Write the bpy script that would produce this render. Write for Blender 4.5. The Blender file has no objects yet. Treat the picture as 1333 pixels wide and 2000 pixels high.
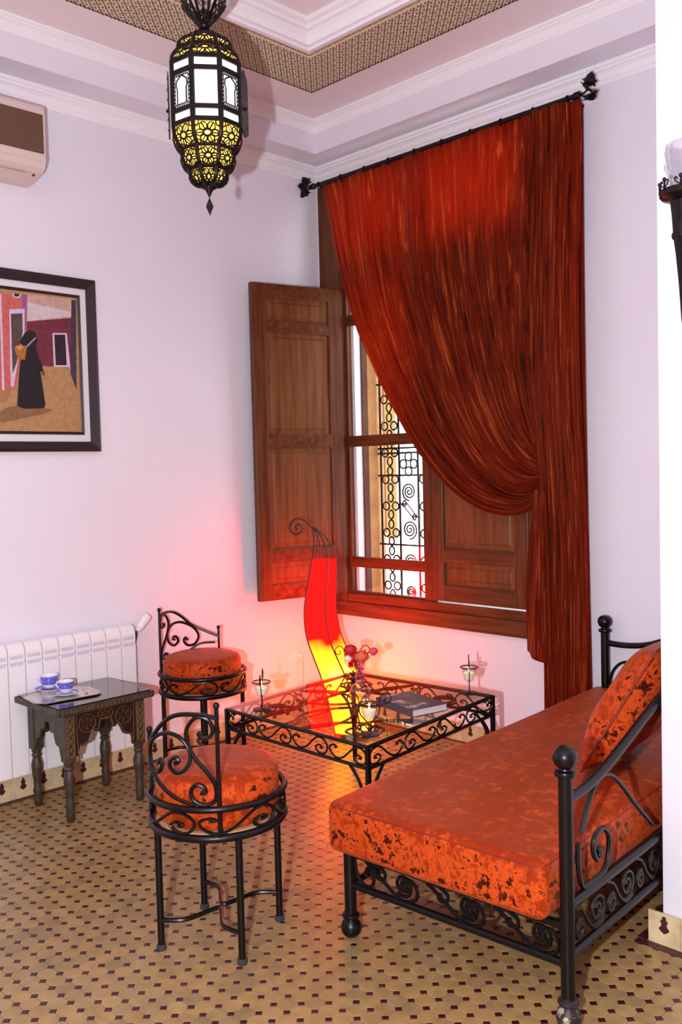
import bpy, bmesh, math, random
from mathutils import Vector, Matrix
random.seed(7)
PI = math.pi
sc = bpy.context.scene
COL = sc.collection

# ------------------------------------------------------------------ camera
F, YAW, PITCH, ROLL = 1782.9, .7848, -.0465, -.0252
CAM = Vector((4.0839, -3.9486, 1.5))
fw = Vector((-math.sin(YAW)*math.cos(PITCH), math.cos(YAW)*math.cos(PITCH), math.sin(PITCH)))
r0 = Vector((math.cos(YAW), math.sin(YAW), 0)); u0 = r0.cross(fw)
RT = r0*math.cos(ROLL) + u0*math.sin(ROLL)
UP = -r0*math.sin(ROLL) + u0*math.cos(ROLL)
cd = bpy.data.cameras.new('camera'); cam = bpy.data.objects.new('camera', cd); COL.objects.link(cam)
cd.sensor_fit = 'VERTICAL'; cd.sensor_height = 36; cd.lens = F*36/2000; cd.clip_start = .05
m3 = Matrix((RT, UP, -fw)).transposed()
cam.matrix_world = Matrix.Translation(CAM) @ m3.to_4x4()
sc.camera = cam
def bp(px, py, ax, val):
    "photo pixel -> point on the plane (axis = val)"
    d = RT*((px-666.5)/F) - UP*((py-1000)/F) + fw
    i = 'xyz'.index(ax)
    return CAM + d*((val-CAM[i])/d[i])
def pj(P):
    d = Vector(P)-CAM; z = d.dot(fw)
    return 666.5+F*d.dot(RT)/z, 1000-F*d.dot(UP)/z, z

# ------------------------------------------------------------------ world, lights, exposure
w = bpy.data.worlds.new('sky'); sc.world = w; w.use_nodes = True
w.node_tree.nodes['Background'].inputs[0].default_value = (.93, .96, 1, 1)
w.node_tree.nodes['Background'].inputs[1].default_value = 4.5
def lamp(name, kind, loc, power, color, size=.05, rot=None):
    l = bpy.data.lights.new(name, kind); o = bpy.data.objects.new(name, l); COL.objects.link(o)
    l.energy = power; l.color = color; o.location = loc
    if kind == 'POINT': l.shadow_soft_size = size
    if rot: o.rotation_euler = rot
    return o
lamp('camera_flash', 'POINT', (3.82, -4.12, 1.38), 420, (.925, .95, 1.0), .022)
sc.view_settings.view_transform = 'Standard'; sc.view_settings.look = 'None'
sc.view_settings.exposure = 0.0; sc.view_settings.gamma = 1; sc.view_settings.use_curve_mapping = False

# ------------------------------------------------------------------ materials
def srgb(r, g, b):
    f = lambda c: (c/255/12.92) if c/255 <= .04045 else ((c/255+.055)/1.055)**2.4
    return (f(r), f(g), f(b), 1)
MATS = {}
def mat(name, col, rough=.6, metal=0, spec=.5, noise=None, bump=None, emit=None, sheen=0, trans=0, coat=0, coord='Object', tint=None):
    """noise=(scale, colour2, contrast lo, hi[, stretch xyz]); bump=(scale, strength)"""
    m = bpy.data.materials.new(name); m.use_nodes = True; MATS[name] = m
    nt = m.node_tree; N = nt.nodes; L = nt.links; b = N['Principled BSDF']
    b.inputs['Base Color'].default_value = col; b.inputs['Roughness'].default_value = rough
    b.inputs['Metallic'].default_value = metal; b.inputs['Specular IOR Level'].default_value = spec
    b.inputs['Coat Weight'].default_value = coat
    if sheen:
        b.inputs['Sheen Weight'].default_value = sheen; b.inputs['Sheen Roughness'].default_value = .35
        b.inputs['Sheen Tint'].default_value = tint or (1, .5, .3, 1)
    if trans: b.inputs['Transmission Weight'].default_value = trans
    if emit: b.inputs['Emission Color'].default_value = emit[0]; b.inputs['Emission Strength'].default_value = emit[1]
    tc = N.new('ShaderNodeTexCoord')
    if noise:
        mp = N.new('ShaderNodeMapping'); mp.inputs['Scale'].default_value = noise[4] if len(noise) > 4 else (1, 1, 1)
        t = N.new('ShaderNodeTexNoise'); t.inputs['Scale'].default_value = noise[0]; t.inputs['Detail'].default_value = 6; t.inputs['Roughness'].default_value = .6
        cr = N.new('ShaderNodeValToRGB'); cr.color_ramp.elements[0].position = noise[2]; cr.color_ramp.elements[1].position = noise[3]
        cr.color_ramp.elements[0].color = col; cr.color_ramp.elements[1].color = noise[1]
        L.new(tc.outputs[coord], mp.inputs[0]); L.new(mp.outputs[0], t.inputs['Vector']); L.new(t.outputs['Fac'], cr.inputs[0]); L.new(cr.outputs[0], b.inputs['Base Color'])
    if bump:
        t2 = N.new('ShaderNodeTexNoise'); t2.inputs['Scale'].default_value = bump[0]; t2.inputs['Detail'].default_value = 5
        mp2 = N.new('ShaderNodeMapping'); mp2.inputs['Scale'].default_value = bump[2] if len(bump) > 2 else (1, 1, 1)
        bm_ = N.new('ShaderNodeBump'); bm_.inputs['Strength'].default_value = bump[1]; bm_.inputs['Distance'].default_value = .01
        L.new(tc.outputs[coord], mp2.inputs[0]); L.new(mp2.outputs[0], t2.inputs['Vector']); L.new(t2.outputs['Fac'], bm_.inputs['Height']); L.new(bm_.outputs[0], b.inputs['Normal'])
    return m
WALLC = srgb(229, 227, 240)
mat('plaster', WALLC, .75, spec=.25, noise=(1.3, srgb(225, 222, 236), .35, .7), bump=(7, .08))
mat('plaster_rear', srgb(158, 128, 112), .8, spec=.2)  # unseen walls behind the camera; tone darkened to weaken the flash's bounce
mat('ceiling_paint', srgb(234, 222, 230), .8, spec=.2)
mat('moulding', srgb(238, 236, 244), .6, spec=.3)
mat('iron', srgb(11, 7, 10), .32, 0, spec=.3, noise=(60, srgb(8, 6, 8), .4, .7), bump=(120, .05))
mat('iron_brown', srgb(58, 40, 36), .5, .4)
mat('iron_worn', srgb(40, 30, 34), .5, .3, noise=(45, srgb(170, 160, 140), .55, .62))
mat('rubber', srgb(50, 46, 48), .7)
mat('board', srgb(196, 150, 110), .7)
WOODA, WOODB = srgb(76, 35, 17), srgb(112, 62, 31)
mat('wood', WOODA, .42, spec=.22, noise=(6, WOODB, .35, .7, (6, 6, .5)), bump=(20, .1, (8, 8, .6)))
mat('wood_h', WOODA, .42, spec=.22, noise=(6, WOODB, .35, .7, (.5, 6, 6)), bump=(20, .1, (.6, 8, 8)))
mat('wood_panel', srgb(88, 46, 21), .4, spec=.25, noise=(5, srgb(128, 76, 38), .3, .7, (7, 7, .45)), bump=(18, .12, (8, 8, .5)))
mat('white_enamel', srgb(236, 234, 238), .35)
mat('radiator_gap', srgb(150, 144, 160), .6)
mat('radiator_slot', srgb(206, 202, 222), .5)
mat('stone', srgb(206, 188, 150), .55, noise=(14, srgb(180, 158, 122), .4, .7), bump=(40, .1))
mat('inlay', srgb(66, 20, 24), .5)
mat('border_tile', srgb(72, 20, 28), .45, noise=(30, srgb(56, 14, 22), .4, .7))
mat('grout', srgb(138, 118, 96), .9)
mat('ochre_plaster', srgb(176, 120, 66), .85, noise=(9, srgb(200, 148, 92), .35, .7), bump=(30, .3))
mat('terracotta', srgb(104, 52, 32), .85)
mat('cream_ext', srgb(160, 124, 60), .85)
mat('black_wood', srgb(44, 26, 30), .45, noise=(8, srgb(32, 18, 22), .3, .7, (1, 1, 8)))
mat('mount', srgb(226, 220, 232), .7)
mat('ac_plastic', srgb(214, 196, 194), .45)
mat('ac_panel', srgb(120, 94, 80), .12, .75)
mat('dark', srgb(22, 18, 22), .5)
mat('lantern_metal', srgb(34, 26, 22), .38, .7, noise=(40, srgb(30, 22, 20), .4, .7))
mat('pillow_piping', srgb(120, 26, 12), .7)
mat('table_wood', srgb(50, 40, 31), .5, noise=(30, srgb(74, 60, 46), .45, .7), bump=(60, .15))
mat('table_top', srgb(36, 26, 26), .16, coat=.6)
mat('table_black', srgb(40, 20, 20), .4)
mat('gold_paint', srgb(150, 108, 44), .5, .2)
mat('silver', srgb(214, 206, 200), .2, .95)
mat('china', srgb(240, 240, 246), .2, coat=.4)
mat('blue_glaze', srgb(74, 78, 190), .25, coat=.4, noise=(260, srgb(150, 150, 226), .5, .62))
mat('wax', srgb(245, 236, 220), .5, emit=((1, .75, .4, 1), .35))
mat('flame', (1, .8, .4, 1), .5, emit=((1, .72, .3, 1), 14))
mat('paper', srgb(206, 196, 206), .8)
mat('book_cover', srgb(78, 62, 62), .55, noise=(14, srgb(190, 172, 170), .56, .64))
mat('book_spine', srgb(84, 62, 68), .35)
mat('rose_red', srgb(200, 20, 26), .6); mat('rose_orange', srgb(226, 92, 58), .6); mat('rose_pink', srgb(224, 70, 110), .6); mat('rose_cream', srgb(250, 226, 190), .6)
mat('stem', srgb(60, 90, 40), .6)
mat('plastic_white', srgb(236, 232, 232), .4)
mat('cord', srgb(214, 206, 200), .5)
mat('band_base', srgb(162, 134, 112), .8, noise=(40, srgb(196, 168, 144), .4, .65))
mat('band_relief', srgb(220, 194, 168), .75)

def glass(name, col=(1, 1, 1, 1), rough=0.0, alpha=.8, gloss=.12):
    "thin architectural glass: mostly clear, fresnel reflection"
    m = bpy.data.materials.new(name); m.use_nodes = True; MATS[name] = m
    nt = m.node_tree; N = nt.nodes; L = nt.links; N.remove(N['Principled BSDF'])
    tr = N.new('ShaderNodeBsdfTransparent'); tr.inputs[0].default_value = col
    gl = N.new('ShaderNodeBsdfGlossy'); gl.inputs['Roughness'].default_value = rough
    lw = N.new('ShaderNodeLayerWeight'); lw.inputs[0].default_value = .5
    pw = N.new('ShaderNodeMath'); pw.operation = 'POWER'; pw.inputs[1].default_value = 5; L.new(lw.outputs['Facing'], pw.inputs[0])
    fr = N.new('ShaderNodeMath'); fr.operation = 'MULTIPLY_ADD'; fr.inputs[1].default_value = .95; fr.inputs[2].default_value = .05; L.new(pw.outputs[0], fr.inputs[0])
    mx = N.new('ShaderNodeMixShader'); L.new(fr.outputs[0], mx.inputs[0]); L.new(tr.outputs[0], mx.inputs[1]); L.new(gl.outputs[0], mx.inputs[2])
    L.new(mx.outputs[0], N['Material Output'].inputs[0]); return m
glass('pane_glass'); glass('table_glass', (.97, .99, .985, 1)); glass('cup_glass', (.9, .9, .92, 1), .02); glass('red_glass', (.75, .02, .02, 1), .05); glass('vase_glass', (.95, .82, .92, 1), .06)

def velvet(name, base, dark, light, scale, stretch=(1, 1, 1), coord='Object', translucent=0, lo=.42, hi=.58, nap_sheen=0., dist=.8):
    "crushed pile: dark and bright islands; nap > 0 makes the islands stronger on upright faces"
    m = bpy.data.materials.new(name); m.use_nodes = True; MATS[name] = m
    nt = m.node_tree; N = nt.nodes; L = nt.links; b = N['Principled BSDF']
    tc = N.new('ShaderNodeTexCoord'); mp = N.new('ShaderNodeMapping'); mp.inputs['Scale'].default_value = stretch
    L.new(tc.outputs[coord], mp.inputs[0])
    n1 = N.new('ShaderNodeTexNoise'); n1.inputs['Scale'].default_value = scale; n1.inputs['Detail'].default_value = 9; n1.inputs['Roughness'].default_value = .68; n1.inputs['Distortion'].default_value = dist
    L.new(mp.outputs[0], n1.inputs['Vector'])
    n2 = N.new('ShaderNodeTexNoise'); n2.inputs['Scale'].default_value = scale*.28; n2.inputs['Detail'].default_value = 4; L.new(mp.outputs[0], n2.inputs['Vector'])
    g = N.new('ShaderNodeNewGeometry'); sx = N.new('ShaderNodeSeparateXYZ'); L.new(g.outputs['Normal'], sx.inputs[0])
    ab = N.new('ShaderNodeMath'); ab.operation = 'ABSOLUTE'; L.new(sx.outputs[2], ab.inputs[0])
    ma = N.new('ShaderNodeMath'); ma.operation = 'MULTIPLY_ADD'; ma.inputs[1].default_value = nap_sheen; L.new(ab.outputs[0], ma.inputs[0]); L.new(n1.outputs['Fac'], ma.inputs[2])  # upright faces shift to the lighter tone: flash on the pile, put into colour
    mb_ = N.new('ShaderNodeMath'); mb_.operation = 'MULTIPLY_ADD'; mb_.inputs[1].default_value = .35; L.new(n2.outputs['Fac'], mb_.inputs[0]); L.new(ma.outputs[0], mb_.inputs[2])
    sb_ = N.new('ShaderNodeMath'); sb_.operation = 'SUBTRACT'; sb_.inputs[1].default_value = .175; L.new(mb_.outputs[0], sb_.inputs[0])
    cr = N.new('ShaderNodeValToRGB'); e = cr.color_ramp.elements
    e[0].position = lo-.04; e[0].color = dark; e[1].position = hi+(.11 if nap_sheen else .16); e[1].color = light if not nap_sheen else base
    k = e.new(lo+.015); k.color = base if not nap_sheen else light; k = e.new(hi); k.color = base if not nap_sheen else light
    L.new(sb_.outputs[0], cr.inputs[0]); L.new(cr.outputs[0], b.inputs['Base Color'])
    b.inputs['Roughness'].default_value = .4; b.inputs['Specular IOR Level'].default_value = .25; b.inputs['Specular Tint'].default_value = (1, .45, .25, 1)
    b.inputs['Sheen Weight'].default_value = .2; b.inputs['Sheen Roughness'].default_value = .4; b.inputs['Sheen Tint'].default_value = (1, .32, .12, 1)
    bu = N.new('ShaderNodeBump'); bu.inputs['Strength'].default_value = .6; bu.inputs['Distance'].default_value = .008
    L.new(n1.outputs['Fac'], bu.inputs['Height']); L.new(bu.outputs[0], b.inputs['Normal'])
    if translucent:
        tl = N.new('ShaderNodeBsdfTranslucent'); tl.inputs[0].default_value = (.9, .14, .03, 1)
        mx = N.new('ShaderNodeMixShader'); mx.inputs[0].default_value = translucent
        L.new(b.outputs[0], mx.inputs[1]); L.new(tl.outputs[0], mx.inputs[2]); L.new(mx.outputs[0], N['Material Output'].inputs[0])
    return m
velvet('velvet', srgb(138, 40, 9), srgb(52, 8, 4), srgb(188, 70, 26), 30, lo=.455, hi=.50, nap_sheen=.14, dist=.3)
velvet('curtain_velvet', srgb(104, 24, 9), srgb(34, 5, 3), srgb(190, 92, 44), 4.5, (10, 1.1, 1), 'UV', .36, .44, .54, dist=.7)

def tile_mat(name, c1, c2, c3):
    m = bpy.data.materials.new(name); m.use_nodes = True; MATS[name] = m
    nt = m.node_tree; N = nt.nodes; L = nt.links; b = N['Principled BSDF']
    g = N.new('ShaderNodeNewGeometry'); oi = N.new('ShaderNodeObjectInfo')
    ad = N.new('ShaderNodeMath'); ad.operation = 'ADD'; L.new(g.outputs['Random Per Island'], ad.inputs[0]); L.new(oi.outputs['Random'], ad.inputs[1])
    fr = N.new('ShaderNodeMath'); fr.operation = 'FRACT'; L.new(ad.outputs[0], fr.inputs[0])
    cr = N.new('ShaderNodeValToRGB'); cr.color_ramp.elements[0].color = c1; cr.color_ramp.elements[1].color = c3; k = cr.color_ramp.elements.new(.5); k.color = c2
    L.new(fr.outputs[0], cr.inputs[0])
    n = N.new('ShaderNodeTexNoise'); n.inputs['Scale'].default_value = 22; n.inputs['Detail'].default_value = 5; L.new(g.outputs['Position'], n.inputs['Vector'])
    mr = N.new('ShaderNodeMapRange'); mr.inputs[1].default_value = .3; mr.inputs[2].default_value = .7; mr.inputs[3].default_value = .8; mr.inputs[4].default_value = 1.12; L.new(n.outputs['Fac'], mr.inputs[0])
    mx = N.new('ShaderNodeMix'); mx.data_type = 'RGBA'; mx.blend_type = 'MULTIPLY'; mx.inputs[0].default_value = 1
    L.new(cr.outputs[0], mx.inputs[6]); L.new(mr.outputs[0], mx.inputs[7]); L.new(mx.outputs[2], b.inputs['Base Color'])
    b.inputs['Roughness'].default_value = .34; b.inputs['Specular IOR Level'].default_value = .45
    bu = N.new('ShaderNodeBump'); bu.inputs['Strength'].default_value = .15; bu.inputs['Distance'].default_value = .004; L.new(n.outputs['Fac'], bu.inputs['Height']); L.new(bu.outputs[0], b.inputs['Normal'])
tile_mat('octagon', srgb(146, 116, 72), srgb(157, 126, 82), srgb(133, 110, 73))
tile_mat('square', srgb(58, 12, 18), srgb(48, 10, 16), srgb(74, 24, 32))

# dyed goatskin of the floor lamp: red above, amber below; lit from inside
def skin():
    m = bpy.data.materials.new('dyed_skin'); m.use_nodes = True; MATS['dyed_skin'] = m
    nt = m.node_tree; N = nt.nodes; L = nt.links; N.remove(N['Principled BSDF'])
    tc = N.new('ShaderNodeTexCoord'); sx = N.new('ShaderNodeSeparateXYZ'); L.new(tc.outputs['Object'], sx.inputs[0])
    no = N.new('ShaderNodeTexNoise'); no.inputs['Scale'].default_value = 9; L.new(tc.outputs['Object'], no.inputs['Vector'])
    ma = N.new('ShaderNodeMath'); ma.operation = 'MULTIPLY_ADD'; ma.inputs[1].default_value = .12; L.new(no.outputs['Fac'], ma.inputs[0]); L.new(sx.outputs[2], ma.inputs[2])
    cr = N.new('ShaderNodeValToRGB'); e = cr.color_ramp.elements
    e[0].position = .33; e[0].color = (1, .45, .02, 1); e[1].position = .62; e[1].color = (.9, .0012, .0010, 1); k = e.new(.53); k.color = (1, .14, .004, 1)
    L.new(ma.outputs[0], cr.inputs[0])
    mr = N.new('ShaderNodeMapRange'); mr.inputs[1].default_value = .45; mr.inputs[2].default_value = .66; mr.inputs[3].default_value = 3.0; mr.inputs[4].default_value = 12; L.new(ma.outputs[0], mr.inputs[0])
    tl = N.new('ShaderNodeBsdfTranslucent'); df = N.new('ShaderNodeBsdfDiffuse'); em = N.new('ShaderNodeEmission'); em.inputs[1].default_value = 1; L.new(mr.outputs[0], em.inputs[1])
    for n in (tl, df, em): L.new(cr.outputs[0], n.inputs[0])
    m1 = N.new('ShaderNodeMixShader'); m1.inputs[0].default_value = .4; L.new(tl.outputs[0], m1.inputs[1]); L.new(df.outputs[0], m1.inputs[2])
    ad = N.new('ShaderNodeAddShader'); L.new(m1.outputs[0], ad.inputs[0]); L.new(em.outputs[0], ad.inputs[1]); L.new(ad.outputs[0], N['Material Output'].inputs[0])
skin()
mat('amber_glass', srgb(240, 180, 50), .25, noise=(60, srgb(200, 120, 30), .45, .6), emit=((1, .58, .10, 1), 1.9))
mat('milk_glass', srgb(235, 238, 238), .15, emit=((.84, .95, .96, 1), .5), coat=.5)

# ------------------------------------------------------------------ mesh helpers
def tag(o, label=None, cat=None, group=None, kind=None):
    if label: o['label'] = label
    if cat: o['category'] = cat
    if group: o['group'] = group
    if kind: o['kind'] = kind
    return o
def wloc(p):
    v = Vector((0, 0, 0))
    while p is not None: v += p.location; p = p.parent
    return v
class MB:
    def __init__(s): s.v = []; s.f = []; s.mi = []; s.cm = 0
    def add(s, vs, fs):
        n = len(s.v); s.v += [tuple(p) for p in vs]; s.f += [tuple(n+i for i in f) for f in fs]; s.mi += [s.cm]*len(fs); return s
    def box(s, a, b, bev=0):
        (x0, y0, z0), (x1, y1, z1) = [min(p, q) for p, q in zip(a, b)], [max(p, q) for p, q in zip(a, b)]
        if not bev:
            return s.add([(x0,y0,z0),(x1,y0,z0),(x1,y1,z0),(x0,y1,z0),(x0,y0,z1),(x1,y0,z1),(x1,y1,z1),(x0,y1,z1)],
                         [(0,3,2,1),(4,5,6,7),(0,1,5,4),(1,2,6,5),(2,3,7,6),(3,0,4,7)])
        B = bmesh.new(); bmesh.ops.create_cube(B, size=1)
        for v in B.verts: v.co = Vector(((x0+x1)/2+v.co.x*(x1-x0), (y0+y1)/2+v.co.y*(y1-y0), (z0+z1)/2+v.co.z*(z1-z0)))
        bmesh.ops.bevel(B, geom=B.edges[:], offset=bev, segments=2, affect='EDGES', profile=.5)
        B.verts.index_update(); s.add([v.co for v in B.verts], [[v.index for v in f.verts] for f in B.faces]); B.free(); return s
    def tube(s, pts, r, n=8, closed=False, taper=None, flat=None):
        pts = [Vector(p) for p in pts]; P = []
        for p in pts:
            if not P or (p-P[-1]).length > 1e-5: P.append(p)
        pts = P; m = len(pts)
        if m < 2: return s
        tan = [((pts[(i+1) % m]-pts[i-1]) if closed else (pts[min(i+1, m-1)]-pts[max(i-1, 0)])).normalized() for i in range(m)]
        a = Vector((0, 0, 1)) if abs(tan[0].z) < .9 else Vector((1, 0, 0))
        nn = (a-tan[0]*a.dot(tan[0])).normalized(); vs = []
        for i in range(m):
            nn = (nn-tan[i]*nn.dot(tan[i])); nn = nn.normalized() if nn.length > 1e-6 else tan[i].orthogonal().normalized()
            b = tan[i].cross(nn); rr = r*(taper(i/(m-1)) if taper else 1)
            for k in range(n):
                t = 2*PI*k/n; vs.append(pts[i]+nn*(rr*math.cos(t))+b*(rr*math.sin(t)))
        fs = []
        for i in range(m if closed else m-1):
            j = (i+1) % m
            for k in range(n): l = (k+1) % n; fs.append((i*n+k, i*n+l, j*n+l, j*n+k))
        if not closed: fs.append(tuple(range(n-1, -1, -1))); fs.append(tuple((m-1)*n+k for k in range(n)))
        return s.add(vs, fs)
    def lathe(s, prof, c=(0, 0, 0), n=20, ax=None, ph=0):
        "prof: (radius, height) list"
        c = Vector(c); vs = []; M = ax if ax else Matrix.Identity(3)
        for r, h in prof:
            for k in range(n):
                t = 2*PI*k/n+ph; vs.append(c+M @ Vector((r*math.cos(t), r*math.sin(t), h)))
        fs = []; m = len(prof)
        for i in range(m-1):
            for k in range(n): l = (k+1) % n; fs.append((i*n+k, i*n+l, (i+1)*n+l, (i+1)*n+k))
        if prof[0][0] > 1e-6: fs.append(tuple(range(n-1, -1, -1)))
        if prof[-1][0] > 1e-6: fs.append(tuple((m-1)*n+k for k in range(n)))
        return s.add(vs, fs)
    def ball(s, c, r, n=14, sq=1):
        return s.lathe([(max(1e-7, r*math.sin(PI*i/8)), -r*sq*math.cos(PI*i/8)) for i in range(9)], c, n)
    def prism(s, poly, f0, f1):
        "poly 2D, f0/f1 map 2D->3D for the two faces"
        n = len(poly); vs = [f0(*p) for p in poly]+[f1(*p) for p in poly]
        return s.add(vs, [tuple(range(n-1, -1, -1)), tuple(range(n, 2*n))]+[(i, (i+1) % n, n+(i+1) % n, n+i) for i in range(n)])
    def build(s, name, m, parent=None, world=False, smooth=False, origin=None, fix=True):
        off = wloc(parent) if (world and parent) else (Vector(origin) if origin else Vector((0, 0, 0)))
        me = bpy.data.meshes.new(name); me.from_pydata([tuple(Vector(p)-off) for p in s.v], [], s.f)
        for x in ([m] if isinstance(m, str) else m): me.materials.append(MATS[x])
        if not isinstance(m, str): me.polygons.foreach_set('material_index', s.mi)
        if fix:
            B = bmesh.new(); B.from_mesh(me); bmesh.ops.recalc_face_normals(B, faces=B.faces); B.to_mesh(me); B.free()
        if smooth:
            me.polygons.foreach_set('use_smooth', [True]*len(me.polygons)); me.set_sharp_from_angle(angle=math.radians(40))
        o = bpy.data.objects.new(name, me); COL.objects.link(o)
        if parent: o.parent = parent
        elif origin: o.location = Vector(origin)
        return o
def empty(name, loc, rz=0):
    o = bpy.data.objects.new(name, None); COL.objects.link(o); o.location = loc; o.rotation_euler = (0, 0, rz); o.empty_display_size = .1; return o
def copy_tree(o, parent=None):
    c = o.copy(); COL.objects.link(c); c.parent = parent
    for ch in list(o.children): copy_tree(ch, c)
    return c
def cat(pts, k=5, closed=False):
    "Catmull-Rom through control points"
    P = [Vector(p) for p in pts]; n = len(P); out = []
    for i in range(n if closed else n-1):
        g = (lambda j: P[j % n]) if closed else (lambda j: P[max(0, min(n-1, j))])
        a, b, c, d = g(i-1), g(i), g(i+1), g(i+2)
        for q in range(k):
            t = q/k; out.append(.5*((2*b)+(c-a)*t+(2*a-5*b+4*c-d)*t*t+(3*b-a-3*c+d)*t**3))
    if not closed: out.append(P[-1])
    return out
def spiral(c, ro, ri, a0, turns, n=18):
    "2D points from the outside in"
    return [(c[0]+(ro+(ri-ro)*i/n)*math.cos(a0+2*PI*turns*i/n), c[1]+(ro+(ri-ro)*i/n)*math.sin(a0+2*PI*turns*i/n)) for i in range(n+1)]
def circ(c, r, n=16): return [(c[0]+r*math.cos(2*PI*i/n), c[1]+r*math.sin(2*PI*i/n)) for i in range(n)]
# one running-scroll unit in a 1 x 1 cell (u right, v up): small curl, dip, diagonal, crest, big curl
UNIT = [(.17,.60),(.22,.66),(.16,.74),(.08,.70),(.03,.55),(.06,.32),(.16,.10),(.28,.06),(.42,.26),(.56,.62),(.70,.92),(.84,.92),(.95,.68),(.97,.40),(.90,.10),(.80,.04),(.70,.14),(.66,.34),(.73,.50),(.82,.46),(.83,.36),(.77,.34)]
def run_scroll(mb, p0, p1, zlo, zhi, n, r, flip=False, wave=None):
    "n units between floor points p0 -> p1"
    p0, p1 = Vector(p0), Vector(p1)
    for i in range(n):
        pts = []
        for u, v in UNIT:
            q = (i+(1-u if flip else u))/n; p = p0.lerp(p1, q)
            pts.append((p.x, p.y, zlo+(zhi-zlo)*v))
        mb.tube(cat(pts, 4), r, 6)

# ================================================================== THE SETTING
def S(o): return tag(o, kind='structure')
floor = S(MB().box((-.2, -6.4, -.12), (6.5, .3, -.0035)).build('floor', 'grout'))
S(MB().box((-.2, -6.4, -.0035), (0, .25, 3.7)).build('wall_left', 'plaster'))
wm = MB()
wm.box((0, 0, -.0035), (6.4, .25, .64)); wm.box((0, 0, 3.19), (6.4, .25, 3.7)); wm.box((0, 0, .64), (.04, .25, 3.19)); wm.box((1.66, 0, .64), (6.4, .25, 3.19))
S(wm.build('wall_window', 'plaster'))
S(MB().box((2.8, -1.29, -.0035), (6.4, -.001, 3.7), .012).build('wall_right', 'plaster', smooth=True))
S(MB().box((0, -6.4, -.0035), (6.4, -6.2, 3.7)).build('wall_back', 'plaster_rear'))
S(MB().box((6.3, -6.2, -.0035), (6.5, -1.29, 3.7)).build('wall_side', 'plaster_rear'))
# ceiling: flat rim at 3.505, raised field at 3.58
cm = MB()
cm.box((0, -6.2, 3.58), (6.3, 0, 3.7)); cm.box((0, -6.2, 3.505), (.9, 0, 3.58)); cm.box((.9, -.87, 3.505), (6.3, 0, 3.58)); cm.box((5.4, -6.2, 3.505), (6.3, -.87, 3.58)); cm.box((.9, -6.2, 3.505), (5.4, -5.4, 3.58))
ceil = S(cm.build('ceiling', 'ceiling_paint'))
def sweep(name, prof, m='moulding', x1=2.8):
    "moulding along the left and the window wall, mitred in the corner; prof = (distance from wall, z)"
    vs = []; n = len(prof)
    for d, z in prof: vs.append((d, -6.2, z))
    for d, z in prof: vs.append((d, -d, z))
    for d, z in prof: vs.append((x1, -d, z))
    fs = []
    for s_ in range(2):
        for i in range(n): j = (i+1) % n; fs.append((s_*n+i, s_*n+j, (s_+1)*n+j, (s_+1)*n+i))
    fs += [tuple(range(n)), tuple(2*n+i for i in range(n-1, -1, -1))]
    return S(MB().add(vs, fs).build(name, m))
sweep('trim_1', [(0,3.245),(.006,3.245),(.008,3.252),(.008,3.262),(.014,3.268),(.022,3.29),(.034,3.300),(.040,3.302),(.040,3.311),(.050,3.316),(.052,3.33),(0,3.33)])
sweep('trim_2', [(0,3.33),(.21,3.33),(.21,3.505),(0,3.505)], 'plaster')
sweep('trim_3', [(.21,3.440),(.217,3.440),(.219,3.450),(.225,3.456),(.232,3.474),(.243,3.482),(.248,3.483),(.248,3.491),(.257,3.494),(.259,3.505),(.21,3.505)])
sweep('trim_4', [(.865,3.58),(.865,3.488),(.872,3.480),(.898,3.478),(.905,3.488),(.92,3.492),(.925,3.515),(.945,3.535),(.962,3.540),(.962,3.552),(.985,3.560),(.985,3.58)], x1=5.4)
# carved band on the ceiling rim
sweep('trim_5', [(.525,3.507),(.525,3.5015),(.866,3.5015),(.866,3.507)], 'band_base', x1=5.4)
bm_ = MB(); zb0, zb1 = 3.4935, 3.5016
def bar2(p, q, wd=.0042):
    p, q = Vector(p), Vector(q); t = (q-p).normalized(); n = Vector((-t.y, t.x))*wd
    a = [p-n, q-n, q+n, p+n]
    bm_.add([(v.x, v.y, zb0) for v in a]+[(v.x, v.y, zb1) for v in a], [(0,1,2,3),(0,4,5,1),(1,5,6,2),(2,6,7,3),(3,7,4,0)])
def band_cells(fx, length, d0=.53, d1=.862, c=.0415, sk=0):
    nr = int((d1-d0)/c)
    for i in range(int(length/c)):
        for j in range(nr):
            u, v = d0+i*c, d0+j*c
            if i < j+sk: continue
            P = lambda a, b: fx(u+a*c, v+b*c)
            bar2(P(0, 0), P(1, 1)); bar2(P(0, 1), P(1, 0)); bar2(P(.5, .05), P(.95, .5)); bar2(P(.95, .5), P(.5, .95)); bar2(P(.5, .95), P(.05, .5)); bar2(P(.05, .5), P(.5, .05))
band_cells(lambda u, v: (v, -u), 3.0); band_cells(lambda u, v: (u, -v), 3.6, sk=1)
for e in (.532, .858): bar2((e, -3.2), (e, -e), .006); bar2((e, -e), (3.6, -e), .006)
tag(bm_.build('carved_lattice', 'band_relief', ceil), kind='stuff')

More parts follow.
